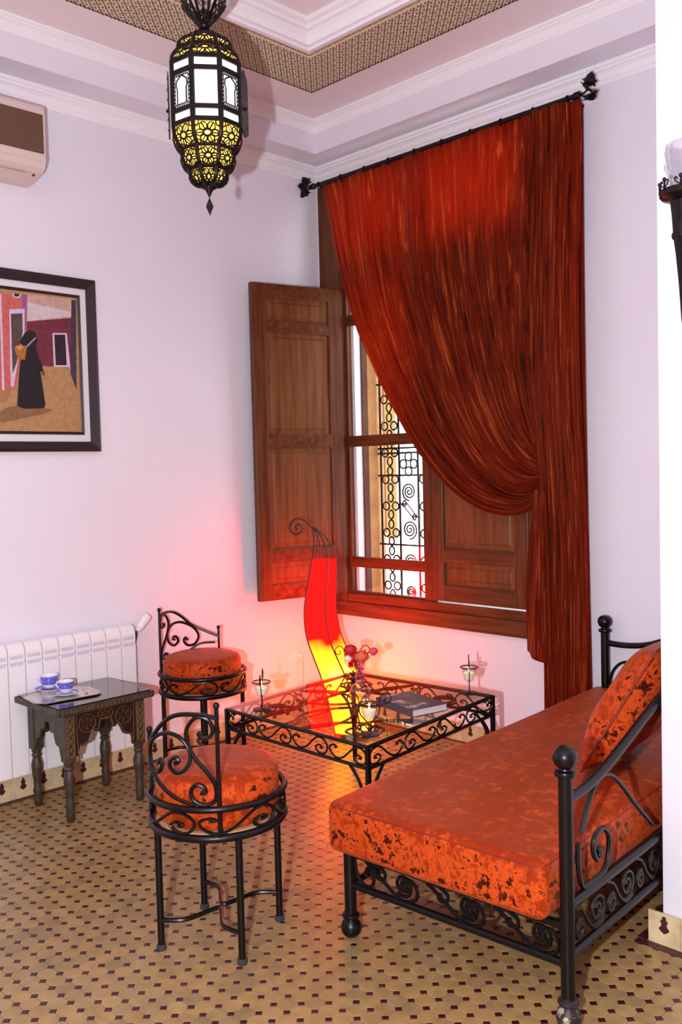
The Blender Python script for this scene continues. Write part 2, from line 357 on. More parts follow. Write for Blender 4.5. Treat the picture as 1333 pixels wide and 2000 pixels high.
# floor tiles: octagons with small dark squares in the corners (measured lattice)
T, TH = .0549, .0074
e1 = Vector((math.cos(TH), math.sin(TH), 0)); e2 = Vector((-math.sin(TH), math.cos(TH), 0)); O0 = Vector((2.753, -1.562, 0))
h, k_, gq = T/2-.0006, .0128, .0
def prism_mesh(name, poly, z0, z1, m, bev=.0008):
    n = len(poly); cen = Vector((0, 0))
    top = [(p[0]*(1-bev/.02), p[1]*(1-bev/.02), z1) for p in poly]; mid = [(p[0], p[1], z1-bev) for p in poly]; bot = [(p[0], p[1], z0) for p in poly]
    me = bpy.data.meshes.new(name); vs = top+mid+bot
    fs = [tuple(range(n))]+[(n+i, n+(i+1) % n, (i+1) % n, i) for i in range(n)]+[(2*n+i, 2*n+(i+1) % n, n+(i+1) % n, n+i) for i in range(n)]
    me.from_pydata(vs, [], fs); me.materials.append(MATS[m]); return me, vs, fs
octp = [(h, -h+k_), (h, h-k_), (h-k_, h), (-h+k_, h), (-h, h-k_), (-h, -h+k_), (-h+k_, -h), (h-k_, -h)]
sq = k_+.0006-.0012
sqp = [(sq, 0), (0, sq), (-sq, 0), (0, -sq)]
OM, OV, OF = prism_mesh('octagon_tile', octp, -.0035, 0, 'octagon'); QM, QV, QF = prism_mesh('square_tile', sqp, -.0035, .0001, 'square')
def scatter(kind, me, VV, FF, shift, mname):
    cells = []
    for i in range(-52, 30):
        for j in range(-48, 30):
            p = O0+e1*((i+shift)*T)+e2*((j+shift)*T)
            if not (.045 < p.x < 4.4 and -3.9 < p.y < -.045): continue
            if p.x > 2.757-.03 and p.y > -1.30-.05: continue
            X, Y, Z = pj(p) if (p-CAM).dot(fw) > .2 else (9e9, 0, 1)
            cells.append((0 if (-20 < X < 1353 and Y < 2020) else 1, Z, p))
    cells.sort(key=lambda c: (c[0], c[1]))
    for vis, z, p in cells[:300]:
        o = bpy.data.objects.new(kind, me); COL.objects.link(o); o.parent = floor; o.location = p; o.rotation_euler = (0, 0, TH)
    mb = MB(); c, s = math.cos(TH), math.sin(TH)
    for vis, z, p in cells[300:]:
        mb.add([(p.x+c*a-s*b, p.y+s*a+c*b, d) for a, b, d in VV], FF)
    tag(mb.build(kind+'_field', mname, floor, fix=False), kind='stuff')
scatter('octagon_tile', OM, OV, OF, .5, 'octagon')
scatter('square_tile', QM, QV, QF, 0, 'square')
# dark border tiles along the walls
def border(p0, p1, wdt, n):
    p0, p1 = Vector(p0), Vector(p1); t = (p1-p0)/n; nrm = Vector((-t.y, t.x)).normalized()*wdt
    for i in range(n):
        a = p0+t*(i+.03); b = p0+t*(i+.97); q = [a, b, b+nrm, a+nrm]
        mb = MB().add([(v.x, v.y, -.0035) for v in q]+[(v.x, v.y, .0003) for v in q], [(4,5,6,7),(0,1,5,4),(1,2,6,5),(2,3,7,6),(3,0,4,7)])
        mb.build('border_tile', 'border_tile', floor)
border((2.73, -1.345), (3.9, -1.345), .032, 16); border((.045, -2.9), (.045, -.045), .026, 40); border((.02, -.045), (2.7, -.045), .026, 38); border((2.757, -1.312), (2.757, -.1), .03, 18)

# baseboards of tan stone with dark inlays
INL = [(0,.092),(.006,.089),(.007,.080),(.012,.077),(.012,.072),(.008,.068),(.010,.060),(.018,.050),(.010,.042),(0,.036)]
INL = INL+[(-a, b) for a, b in reversed(INL[1:-1])]
def baseboard(name, fn, start, n, step=.104, phase=.5, thick=.018, inlays=None):
    root = S(MB().prism([(start, 0), (start+n*step, 0), (start+n*step, .098), (start, .098)], lambda u, z: fn(u, .001, z-.003), lambda u, z: fn(u, thick-.004, z)).build(name, 'stone'))
    for i in range(n):
        a = start+i*step
        MB().prism([(a+.0006, 0), (a+step-.0006, 0), (a+step-.0006, .1), (a+.0006, .1)], lambda u, z: fn(u, thick-.006, z), lambda u, z: fn(u, thick, z)).build('stone_tile', 'stone', root)
        c = a+phase*step
        MB().prism([(c+u, z) for u, z in INL], lambda u, z: fn(u, thick-.003, z), lambda u, z: fn(u, thick+.0008, z)).build('inlay', 'inlay', root)
baseboard('baseboard_left', lambda u, d, z: (d, u, z), -2.62, 25, phase=.61)
baseboard('baseboard_window', lambda u, d, z: (u, -d, z), .02, 26, phase=.45)
baseboard('baseboard_right', lambda u, d, z: (u, -1.29-d, z), 2.764, 12, phase=.5)

# ------------------------------------------------------------------ window
win = S(empty('window_1', (0, 0, 0)))
def wb(name, a, b, m='wood', par=None, bev=.004): return MB().box(a, b, bev).build(name, m, par or win)
wb('jamb', (.015, -.012, .62), (.10, .06, 3.215)); wb('jamb', (.095, -.028, .64), (.205, .06, 3.20)); wb('jamb', (1.505, -.028, .64), (1.68, .06, 3.20))
wb('sill', (.015, -.034, .615), (1.69, .06, .70), 'wood_h'); wb('sill_rail', (.09, -.022, .70), (1.60, .06, .752), 'wood_h')
wb('transom_rail', (.20, -.024, 2.578), (1.51, .06, 2.715), 'wood_h'); wb('transom_moulding', (.20, -.036, 2.63), (1.51, -.02, 2.655), 'wood_h', bev=.005)
wb('head_rail', (.20, -.024, 3.13), (1.51, .06, 3.20), 'wood_h'); wb('mullion', (.80, -.016, 2.715), (.90, .06, 3.13))
wb('stile', (.80, -.012, .752), (.866, .03, 2.578)); wb('stile', (.204, .0, .752), (.226, .016, 2.578), bev=.002)
for za, zb in ((2.356, 2.42), (1.634, 1.699), (.909, .971)): wb('muntin', (.222, .002, za), (.80, .030, zb), 'wood_h')
wb('casement_rail', (.222, .002, .752), (.80, .030, .764), 'wood_h', bev=.002); wb('casement_rail', (.222, .002, 2.552), (.80, .030, 2.578), 'wood_h', bev=.003)
for za, zb in ((.764, .909), (.971, 1.634), (1.699, 2.356), (2.42, 2.552)): wb('pane', (.205, .017, za), (.801, .019, zb), 'pane_glass', bev=0)
for xa, xb in ((.205, .80), (.90, 1.505)): wb('pane', (xa, .024, 2.715), (xb, .027, 3.13), 'pane_glass', bev=0)
# panelled shutters: local frame (s along the leaf, d thickness, z)
def shutter(fn, width, name='shutter', th=.044, side=1):
    root = MB().prism([(.03, .785), (width-.03, .785), (width-.03, 2.535), (.03, 2.535)], lambda s_, z: fn(s_, -.006, z), lambda s_, z: fn(s_, .006, z)).build(name, 'wood_panel', win)
    def pc(nm, s0, s1, z0, z1, d0, d1, m, bev=.006):
        a = [(s0, z0), (s1, z0), (s1, z1), (s0, z1)]; i = [(s0+bev, z0+bev), (s1-bev, z0+bev), (s1-bev, z1-bev), (s0+bev, z1-bev)]
        vs = [fn(s_, d0, z) for s_, z in i]+[fn(s_, d0+bev*.7, z) for s_, z in a]+[fn(s_, d1-bev*.7, z) for s_, z in a]+[fn(s_, d1, z) for s_, z in i]
        fs = [(3, 2, 1, 0), (12, 13, 14, 15)]+[(r*4+q, r*4+(q+1) % 4, (r+1)*4+(q+1) % 4, (r+1)*4+q) for r in range(3) for q in range(4)]
        return MB().add(vs, fs).build(nm, m, root)
    st = .085
    pc('stile', 0, st, .757, 2.565, -th/2, th/2, 'wood'); pc('stile', width-st, width, .757, 2.565, -th/2, th/2, 'wood')
    R = [(.757, .848), (.972, 1.05), (1.632, 1.712), (2.292, 2.362), (2.488, 2.565)]
    for a, b in R: pc('rail', st-.004, width-st+.004, a, b, -th/2+.0005, th/2-.0005, 'wood_h', .005)
    for (a0, a1), (b0, b1) in zip(R, R[1:]): pc('panel', st+.022, width-st-.022, a1+.022, b0-.022, -.012, .012, 'wood_panel', .012)
    return root
HG, FE = Vector((.214, -.05)), Vector((.074, -.617)); dd = (FE-HG).normalized(); nn2 = Vector((-dd.y, dd.x))
shutter(lambda s_, d, z: (HG.x+dd.x*s_+nn2.x*d, HG.y+dd.y*s_+nn2.y*d, z), (FE-HG).length)
shutter(lambda s_, d, z: (.87+s_, -.008+d, z+.006), .63)
for z in (.95, 1.65, 2.36): MB().tube([(.209, -.044, z-.04), (.209, -.044, z+.04)], .008, 8).build('hinge', 'iron_brown', win)

# deep reveal outside the glass: white lining, outer wooden strip, ochre masonry; wrought-iron grille
S(MB().box((.04, .06, .672), (.226, .112, 3.185)).build('trim_6', 'moulding'))
S(MB().box((.04, .112, .672), (.238, .158, 3.185)).build('trim_7', 'wood'))
S(MB().box((.03, .158, .672), (.232, .30, 3.19)).build('trim_8', 'ochre_plaster'))
S(MB().box((.04, .06, .60), (1.66, .32, .672)).build('trim_9', 'ochre_plaster'))
xa, xb, xc = bp(741, 900, 'y', .9).x, bp(753, 900, 'y', .9).x, bp(774, 900, 'y', .9).x
za, zb = bp(748, 1040, 'y', .9).z, bp(760, 1052, 'y', .9).z
ow = MB(); ow.box((xa-.7, .90, za), (xb, .93, 4.0)); ow.cm = 1; ow.box((xb, .90, zb), (xc-.012, .915, 4.0))
S(ow.build('wall_outside', ['terracotta', 'cream_ext']))

gx = [bp(p, 1080, 'y', .25).x for p in (749, 784.5, 820.5)]; gs = (gx[2]-gx[0])/2; gx = [gx[0]+gs*i for i in range(5)]
gr = tag(empty('window_grille', (gx[0], .25, .68)), 'wrought iron grille of quatrefoils and spirals outside the window panes', 'grille')
gz = [bp(800, p, 'y', .25).z for p in (1065, 928, 884, 745)]
zl, zh = .675, 2.75
for x in gx: MB().tube([(x, .25, zl), (x, .25, zh)], .0075, 6).build('vertical_bar', 'iron', gr, True)
for z in gz+[gz[2]+.03, 2.45]: MB().tube([(.205, .262, z-.012), (.212, .25, z), (gx[-1], .25, z)], .0065, 6).build('horizontal_bar', 'iron', gr, True)
def gtube(pts, r=.0045): return MB().tube([(x, .25, z) for x, z in pts], r, 5)
for ci in range(4):
    x0, x1 = gx[ci], gx[ci+1]; cx = (x0+x1)/2; w_ = x1-x0
    if ci % 2 == 0:
        z = zl+.10
        while z < 2.6:
            q = MB()
            for dx, dz, rr in ((0, .052, .026), (0, -.052, .026), (.038, 0, .026), (-.038, 0, .026)):
                q.tube([(cx+dx+(rr*.8 if dz else rr)*math.cos(t*PI/7), .25, z+dz+(rr if dz else rr*.95)*math.sin(t*PI/7)) for t in range(14)], .0058, 5, True)
            q.ball((cx, .25, z+.082), .007, 6); q.build('quatrefoil', 'iron', gr, True); z += .164
    else:
        zs = [(gz[0]-.10, .05, 1), (gz[0]+.095, .058, 1), (gz[1]-.10, .055, -1), (gz[1]+.06, .0, 0), (gz[2]+.2, .055, 1), (gz[2]+.42, .055, -1), (zl+.07, .04, 1)]
        for zc, rr, sg in zs:
            if rr: gtube([(cx+sg*a, b) for a, b in spiral((0, zc), rr, .006, -PI/2, 2.6, 40)], .0055).build('spiral', 'iron', gr, True)
        za_, zb_ = gz[0]+.17, gz[1]-.17
        gtube(spiral((x0+.035, zb_), .022, .004, -PI, 1.6, 20), .005).build('scroll', 'iron', gr, True); gtube(spiral((x1-.035, za_), .022, .004, 0, 1.6, 20), .005).build('scroll', 'iron', gr, True)
        gtube([(x0+.012, zb_), (x1-.03, za_-.02)], .004).build('diagonal_bar', 'iron', gr, True); gtube([(x0+.035, zb_+.022), (x1-.012, za_)], .004).build('diagonal_bar', 'iron', gr, True)
        q = MB(); zq = (gz[1]+gz[2])/2
        for dx, dz in ((0, .045), (0, -.045), (.042, 0), (-.042, 0)): q.tube([(cx+dx+.027*math.cos(t*PI/7), .25, zq+dz+.027*math.sin(t*PI/7)) for t in range(14)], .0055, 5, True)
        q.build('quatrefoil', 'iron', gr, True)

# socket and a spare plate on the left wall
sk = tag(empty('wall_socket', (0, -.27, .39)), 'white wall socket with a plugged in lamp cord near the corner', 'socket')
MB().box((0, -.305, .345), (.008, -.235, .425), .002).build('plate', 'plastic_white', sk, True); MB().lathe([(.016, 0), (.016, .03), (.012, .034)], (.008, -.27, .385), 14, Matrix.Rotation(PI/2, 3, 'Y')).build('plug', 'plastic_white', sk, True)
MB().tube(cat([(.036, -.27, .385), (.05, -.27, .33), (.055, -.28, .2), (.09, -.29, .05), (.14, -.30, .012), (.26, -.33, .006), (.36, -.36, .006)], 6), .0035, 6).build('cord', 'cord', sk, True)

# ================================================================== DAYBED
BR = math.radians(3.5); BO = Vector((2.054, -1.917, 0)); bu = Vector((math.cos(BR), math.sin(BR), 0)); bv = Vector((-math.sin(BR), math.cos(BR), 0))
BW, BL = .765, 1.855
bed = tag(empty('daybed', BO, BR), 'black wrought iron daybed with scrolled rails and a tall arched back', 'bed')
POST = .0195
def bed_foot(x, y, par, worn=False):
    MB().lathe([(.006,0),(.018,.002),(.030,.014),(.034,.030),(.030,.046),(.019,.056),(.017,.060),(.027,.064),(.029,.070),(.027,.076),(.0195,.080),(.0195,.085)], (x, y, 0), 20).build('ball_foot', 'iron_worn' if worn else 'iron', par, smooth=True)
def bed_post(x, y, z, knob=True, worn=False):
    o = MB().tube([(x, y, .078), (x, y, z)], POST, 16).build('post', 'iron', bed, smooth=True)
    bed_foot(x, y, o, worn)
    if knob: MB().lathe([(POST, -.012),(.028,-.008),(.030,-.002),(.028,.004),(.018,.008),(.017,.012),(.027,.020),(.033,.034),(.0335,.044),(.029,.058),(.016,.068),(1e-6,.070)], (x, y, z), 20).build('knob', 'iron', o, smooth=True)
bed_post(0, 0, .30, False); bed_post(BW, 0, .690, True, True); bed_post(0, BL, .715); bed_post(BW, BL, .715)
def rail(pts, r, nm='rail'): MB().tube(pts, r, 10).build(nm, 'iron', bed, smooth=True)
rail([(0, 0, .172), (BW, 0, .172)], .012); rail([(0, 0, .275), (BW, 0, .275)], .012)
rail([(0, 0, .172), (0, BL, .172)], .012); rail([(0, 0, .275), (0, BL, .275)], .012); rail([(0, BL, .275), (BW, BL, .275)], .012); rail([(0, BL, .172), (BW, BL, .172)], .012)
rail([(BW, 0, .190), (BW, BL, .190)], .014); rail([(BW, 0, .328), (BW, BL, .328)], .0155)
rail([(.02, .06, .20), (.06, .18, .268)], .009, 'corner_brace')
def scr(pts, r=.0062, k=4): return MB().tube(cat(pts, k), r, 6)
# front scrollwork: diagonal S scrolls between leg and post
def s_scroll(p, q, ro1, ro2):
    "2D S-scroll from p (upper curl) to q (lower curl)"
    a = list(reversed(spiral((p[0], p[1]-ro1), ro1, .007, PI*.5, -1.45, 12))); b = spiral((q[0], q[1]+ro2), ro2, .009, -PI*.5, 1.6, 14)
    return a+[((p[0]*2+q[0])/3, p[1]*.70+q[1]*.30), ((p[0]+2*q[0])/3, p[1]*.3+q[1]*.7)]+b
for i in range(3):
    u = .10+i*.235
    scr([(a, 0, b) for a, b in spiral((u+.115, .228), .036, .008, -2.2, 1.7, 14)]).build('scroll', 'iron', bed)
    scr([(u-.03, 0, .262), (u+.02, 0, .232), (u+.09, 0, .186), (u+.13, 0, .180), (u+.165, 0, .2), (u+.165, 0, .235), (u+.135, 0, .252), (u+.11, 0, .235), (u+.12, 0, .212), (u+.138, 0, .220)]).build('scroll', 'iron', bed)
    scr([(u-.03, 0, .266), (u+.015, 0, .262), (u+.045, 0, .245), (u+.04, 0, .225), (u+.018, 0, .222), (u+.012, 0, .236), (u+.024, 0, .240)]).build('scroll', 'iron', bed)
scr([(.022, 0, .265), (.03, 0, .215), (.06, 0, .184), (.09, 0, .19), (.1, 0, .215), (.085, 0, .235), (.065, 0, .228), (.07, 0, .213)]).build('scroll', 'iron', bed)
for i in range(9):
    y = .06+i*.195
    scr([(BW, y+a, .260+b) for a, b in spiral((.11, 0), .048, .01, -2.4, 1.8, 16)]).build('scroll', 'iron', bed)
    scr([(BW, y-.02, .312), (BW, y+.02, .292), (BW, y+.06, .24), (BW, y+.10, .21), (BW, y+.15, .215)]).build('scroll', 'iron', bed)
    scr([(BW, y+.01+a, .240+b) for a, b in spiral((0, 0), .028, .008, 1.2, 1.5, 12)]).build('scroll', 'iron', bed)
for i in range(4):
    y = .15+i*.43
    scr([(0, y+a, .225+b) for a, b in spiral((.11, 0), .04, .008, -2.4, 1.8, 16)]).build('scroll', 'iron', bed); scr([(0, y-.1, .262), (0, y, .25), (0, y+.07, .2), (0, y+.11, .184)]).build('scroll', 'iron', bed)
# arched back
top = [(0, .612), (.12, .618), (.25, .645), (.40, .69), (.52, .728), (.70, .775), (.93, .79)]
top = top+[(BL-a, b) for a, b in reversed(top[:-1])]
MB().tube(cat([(BW, a, b) for a, b in top], 6), .0145, 10).build('back_rail', 'iron', bed, smooth=True)
def toback(px, py):
    p = bp(px, py, 'x', 2.80)-BO; return (p.dot(bv), p.z)
arch = [toback(*q) for q in ((1128,1625),(1145,1562),(1163,1524),(1185,1511),(1210,1526),(1248,1572),(1285,1612))]
scr2 = [toback(*q) for q in ((1163,1662),(1169,1655),(1168,1672),(1160,1676),(1154,1658),(1158,1632),(1175,1616),(1188,1632),(1188,1665),(1180,1695),(1165,1726),(1148,1742),(1130,1728),(1122,1690),(1121,1645))]
for f_ in (lambda y: y, lambda y: BL-y):
    for pl in (arch, scr2): MB().tube(cat([(BW, f_(y), max(z, .345)) for y, z in pl], 5), .0078, 6).build('scroll', 'iron', bed, smooth=True)
    MB().tube(cat([(BW, f_(.80+a), .52+b) for a, b in spiral((0, 0), .10, .012, PI, -1.7, 20)], 3), .0078, 6).build('scroll', 'iron', bed, smooth=True)
# head end
tp = [(0, .655), (.10, .652), (.2, .665), (.30, .70), (.3825, .735)]; tp = tp+[(BW-a, b) for a, b in reversed(tp[:-1])]
MB().tube(cat([(a, BL, b) for a, b in tp], 6), .0135, 10).build('head_rail', 'iron', bed, smooth=True)
for f_ in (lambda a: a, lambda a: BW-a):
    MB().tube(cat([(f_(a), BL, b) for a, b in ((.02, .46), (.035, .52), (.075, .565), (.13, .575), (.18, .55), (.2, .50))], 5), .0068, 6).build('scroll', 'iron', bed, smooth=True)
    MB().tube(cat([(f_(a), BL, b) for a, b in ((.19, .56), (.24, .62), (.29, .675), (.31, .69))], 5), .0068, 6).build('scroll', 'iron', bed, smooth=True)
# mattress (rests on the bed)
def soft_box(x0, x1, y0, y1, z0, z1, r, puff=.0, seg=5, nx=22, ny=40):
    "rounded, slightly puffed box"
    B = bmesh.new(); bmesh.ops.create_cube(B, size=1)
    for v in B.verts: v.co = Vector(((x0+x1)/2+v.co.x*(x1-x0), (y0+y1)/2+v.co.y*(y1-y0), (z0+z1)/2+v.co.z*(z1-z0)))
    bmesh.ops.bevel(B, geom=B.edges[:], offset=r, segments=seg, affect='EDGES', profile=.5)
    for i in range(1, nx): bmesh.ops.bisect_plane(B, geom=B.verts[:]+B.edges[:]+B.faces[:], plane_co=(x0+(x1-x0)*i/nx, 0, 0), plane_no=(1, 0, 0))
    for i in range(1, ny): bmesh.ops.bisect_plane(B, geom=B.verts[:]+B.edges[:]+B.faces[:], plane_co=(0, y0+(y1-y0)*i/ny, 0), plane_no=(0, 1, 0))
    for v in B.verts:
        a = (v.co.x-x0)/(x1-x0); b = (v.co.y-y0)/(y1-y0); k = max(0, math.sin(PI*min(1, max(0, a))))**.5*max(0, math.sin(PI*min(1, max(0, b))))**.5
        if v.co.z > (z0+z1)/2: v.co.z += puff*k+.003*math.sin(13*a+7*b)
    B.verts.index_update(); mb = MB(); mb.add([v.co for v in B.verts], [[v.index for v in f.verts] for f in B.faces]); B.free(); return mb
mt = tag(empty('mattress', BO, BR), 'long orange red crushed velvet mattress lying on the iron daybed', 'mattress')
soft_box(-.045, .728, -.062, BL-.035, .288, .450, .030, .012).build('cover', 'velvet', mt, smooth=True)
def seam(z, o=.0): 
    x0, x1, y0, y1, r = -.045-o, .728+o, -.062-o, BL-.035+o, .03
    P = []
    for cx, cy, a in ((x1-r, y0+r, -PI/2), (x1-r, y1-r, 0), (x0+r, y1-r, PI/2), (x0+r, y0+r, PI)):
        for i in range(5): t = a+i*PI/8; P.append((cx+r*math.cos(t), cy+r*math.sin(t), z))
    return P
MB().tube(seam(.438, -.006), .003, 5, True).build('piping', 'pillow_piping', mt)
# velvet pillow leaning against the back
def pillow(name, Bp, Tp, across, thick, label):
    o_ = (Vector(Bp)+Vector(Tp))/2+Vector(across)/2; root = tag(empty(name, (Bp[0], Bp[1], .455)), label, 'pillow')
    U = Vector(across)/2; V = (Vector(Tp)-Vector(Bp))/2; Nn = U.cross(V).normalized(); n = 26; mb = MB()
    for sg in (1, -1):
        vs = []
        for i in range(n+1):
            for j in range(n+1):
                a, b = -1+2*i/n, -1+2*j/n
                hgt = thick*.5*max(0, (1-abs(a)**2.6))**.62*max(0, (1-abs(b)**2.6))**.62
                pin = 1-.05*(1-abs(a*b)); hgt *= 1+.05*math.sin(5*a+3*b)
                vs.append(o_+U*(a*(1-.07*(1-b*b)*0-.06*(1-abs(b))**2))+V*(b*(1-.06*(1-abs(a))**2))+Nn*(sg*hgt))
        fs = [(i*(n+1)+j, (i+1)*(n+1)+j, (i+1)*(n+1)+j+1, i*(n+1)+j+1) if sg > 0 else (i*(n+1)+j, i*(n+1)+j+1, (i+1)*(n+1)+j+1, (i+1)*(n+1)+j) for i in range(n) for j in range(n)]
        mb.add(vs, fs)
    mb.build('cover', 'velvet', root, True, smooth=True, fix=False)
    P = []
    for i in range(80):
        t = i/80*4; s_ = int(t); f_ = -1+2*(t-s_); a, b = ((f_, -1), (1, f_), (-f_, 1), (-1, -f_))[s_]
        P.append(o_+U*(a*(1-.06*(1-abs(b))**2))+V*(b*(1-.06*(1-abs(a))**2)))
    MB().tube(P, .0045, 6, True).build('piping', 'pillow_piping', root, True, smooth=True)
pillow('velvet_pillow', (2.515, -1.285, .475), (2.725, -1.16, .885), (-.06, .42, .0), .20, 'square orange velvet pillow with piped seam leaning on the daybed back')

# ================================================================== CHAIRS
def make_chair():
    root = empty('stool_chair', (0, 0, 0))
    R, ZL, ZU = .212, .402, .492
    def ring(nm, R, r, z): MB().tube([(R*math.cos(t*PI/28), R*math.sin(t*PI/28), z) for t in range(56)], r, 10, True).build(nm, 'iron', root, smooth=True)
    ring('seat_ring', R, .0125, ZL); ring('upper_ring', R+.004, .0105, ZU)
    MB().lathe([(.195, .405), (.196, .412), (1e-6, .412)], n=40).build('seat_board', 'board', root)
    prof = [(1e-6, .413), (.17, .413), (.188, .418), (.196, .432), (.198, .5), (.196, .552), (.186, .569), (.165, .577), (.1, .582), (1e-6, .584)]
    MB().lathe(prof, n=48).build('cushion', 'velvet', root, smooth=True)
    for i in range(4):
        a = math.radians(27+90*i); x, y = .2*math.cos(a), .2*math.sin(a)
        l = MB().tube([(x, y, .012), (x, y, ZL)], .0112, 10).build('leg', 'iron', root, smooth=True)
        MB().lathe([(.014, 0), (.016, .004), (.0155, .016), (.0115, .018)], (x, y, 0), 12).build('rubber_foot', 'rubber', l, smooth=True)
    for s_ in (0, 180):
        a0, a1 = math.radians(27+180+s_), math.radians(27+270+s_); am = (a0+a1)/2
        P = [(.2*math.cos(a0), .2*math.sin(a0)), (.135*math.cos(a0+.25), .135*math.sin(a0+.25)), (.05*math.cos(am-.5), .05*math.sin(am-.5)), (.012*math.cos(am), .012*math.sin(am)), (.05*math.cos(am+.5), .05*math.sin(am+.5)), (.135*math.cos(a1-.25), .135*math.sin(a1-.25)), (.2*math.cos(a1), .2*math.sin(a1))]
        MB().tube(cat([(x, y, .095) for x, y in P], 6), .0075, 8).build('stretcher', 'iron', root, smooth=True)
    # scrolls between the rings
    for i in range(5):
        P = []
        for u, v in UNIT:
            a = math.radians(i*72+10+72*u); P.append(((R+.003)*math.cos(a), (R+.003)*math.sin(a), ZL+.012+(ZU-ZL-.022)*v))
        MB().tube(cat(P, 5), .0048, 6).build('band_scroll', 'iron', root, smooth=True)
    # curved back: u 0 at the short post .. 1 at the tall post
    SP = math.radians(101)
    def on(px, py, k=0):
        u = (px-115)/550; base = 600+ (-220*u*u+330*u); a = SP*(PI-math.acos(max(-1, min(1, -1+1.156*u))))/math.radians(99)
        return ((R+.004)*math.cos(a), (R+.004)*math.sin(a), ZU+(base-py)*.00046)
    for u, zt in ((0, .672), (1, .80)):
        a = SP*u; x, y = (R+.004)*math.cos(a), (R+.004)*math.sin(a)
        p = MB().tube([(x, y, ZL), (x, y, zt)], .0068, 8).build('back_post', 'iron', root, smooth=True)
        MB().ball((x, y, zt+.007), .0105, 10).build('finial', 'iron', p, smooth=True)
    CUR = [[(115,300),(200,215),(300,130),(400,92),(550,95),(662,108)],
           [(247,395),(268,372),(280,415),(245,455),(195,420),(172,320),(205,232),(300,200),(400,230),(470,300),(487,380),(452,450),(390,475),(342,430),(347,388),(385,370),(405,400),(378,410)],
           [(566,212),(546,222),(570,250),(618,235),(638,180),(600,118),(530,115),(472,180),(466,260),(510,370),(600,480),(645,560),(640,650),(570,690),(500,660),(482,600),(520,557),(568,572),(575,608),(545,610)],
           [(117,372),(165,410),(250,530),(350,625),(450,675),(510,690)],
           [(120,480),(160,500),(172,560),(140,600),(118,640)]]
    for c, r in zip(CUR, (.0072, .0066, .0066, .0058, .0055)):
        MB().tube(cat([on(*p) for p in c], 6), r, 7).build('back_scroll', 'iron', root, smooth=True)
    return root
ch = make_chair(); ch.location = (1.735, -2.192, 0); ch.rotation_euler = (0, 0, math.radians(223))
tag(ch, 'round iron chair with velvet cushion showing the rear of its scrolled back', 'chair', 'round velvet chairs around the glass table')
c2 = copy_tree(ch); c2.location = (.305, -1.195, 0); c2.rotation_euler = (0, 0, math.radians(119))
tag(c2, 'round iron chair with velvet cushion standing against the wall beside the radiator', 'chair', 'round velvet chairs around the glass table')

# ================================================================== GLASS COFFEE TABLE
TQ = [Vector((1.715, -1.465, 0)), Vector((1.628, -.535, 0)), Vector((.790, -.592, 0)), Vector((.857, -1.470, 0))]   # near, right, back, left
tb = tag(empty('coffee_table', (sum(p.x for p in TQ)/4, sum(p.y for p in TQ)/4, 0)), 'square black iron coffee table with scrolled apron and a clear glass top', 'table')
ZT, ZB = .440, .357
cen = sum(TQ, Vector((0, 0, 0)))/4
for i, p in enumerate(TQ):
    MB().box((p.x-.009, p.y-.009, 0), (p.x+.009, p.y+.009, ZT+.006), .002).build('leg', 'iron', tb, True)
    for q in (TQ[(i+1) % 4], TQ[i-1]):
        d = (q-p).normalized()
        MB().tube(cat([p+d*.012+Vector((0, 0, .18)), p+d*.02+Vector((0, 0, .23)), p+d*.05+Vector((0, 0, .30)), p+d*.10+Vector((0, 0, ZB))], 6), .0068, 7).build('bracket', 'iron', tb, True, smooth=True)
for i in range(4):
    p, q = TQ[i], TQ[(i+1) % 4]
    MB().tube([p+Vector((0, 0, ZT)), q+Vector((0, 0, ZT))], .0088, 8).build('top_rail', 'iron', tb, True); MB().tube([p+Vector((0, 0, ZB)), q+Vector((0, 0, ZB))], .0075, 8).build('lower_rail', 'iron', tb, True)
    n = 4
    for j in range(n):
        a, b = p.lerp(q, j/n), p.lerp(q, (j+1)/n)
        mb = MB(); run_scroll(mb, a, b, ZB+.006, ZT-.006, 1, .0042, flip=(i % 2 == 0)); mb.build('apron_scroll', 'iron', tb, True, smooth=True)
# flat scrollwork under the glass: four pairs of leaf loops
def tpos(u, v, z=ZT-.006):
    a = TQ[3].lerp(TQ[0], u); b = TQ[2].lerp(TQ[1], u); p = a.lerp(b, v); return (p.x, p.y, z)
def rot4(u, v, k):
    u, v = u-.5, v-.5
    for _ in range(k): u, v = -v, u
    return u+.5, v+.5
leaf = [(.02,.5),(.10,.44),(.2,.405),(.30,.42),(.38,.46),(.43,.5)]
for k in range(4):
    for sg in (1, -1):
        P = [(u, .5+sg*(v-.5)*1.15+sg*-.02) for u, v in leaf]
        MB().tube(cat([tpos(*rot4(u, v, k)) for u, v in P], 5), .0058, 6).build('top_scroll', 'iron', tb, True, smooth=True)
        P = [(.47,.03),(.44,.12),(.36,.22),(.26,.27),(.17,.24),(.14,.17),(.18,.11),(.25,.12),(.265,.17),(.235,.195),(.215,.175)]
        if sg < 0: P = [(v, u) for u, v in P]
        MB().tube(cat([tpos(*rot4(u, v, k)) for u, v in P], 5), .0052, 6).build('top_scroll', 'iron', tb, True, smooth=True)
    MB().tube([tpos(*rot4(.43, .5, k)), tpos(.5, .5)], .006, 6).build('top_scroll', 'iron', tb, True)
mg = MB(); e_ = [tpos(a, b, 0) for a, b in ((-.005, -.005), (1.005, -.005), (1.005, 1.005), (-.005, 1.005))]
mg.add([(x, y, ZT+.009) for x, y, _ in e_]+[(x, y, ZT+.015) for x, y, _ in e_], [(3,2,1,0),(4,5,6,7),(0,1,5,4),(1,2,6,5),(2,3,7,6),(3,0,4,7)]); mg.build('glass_top', 'table_glass', tb, True)
ZG = ZT+.0152

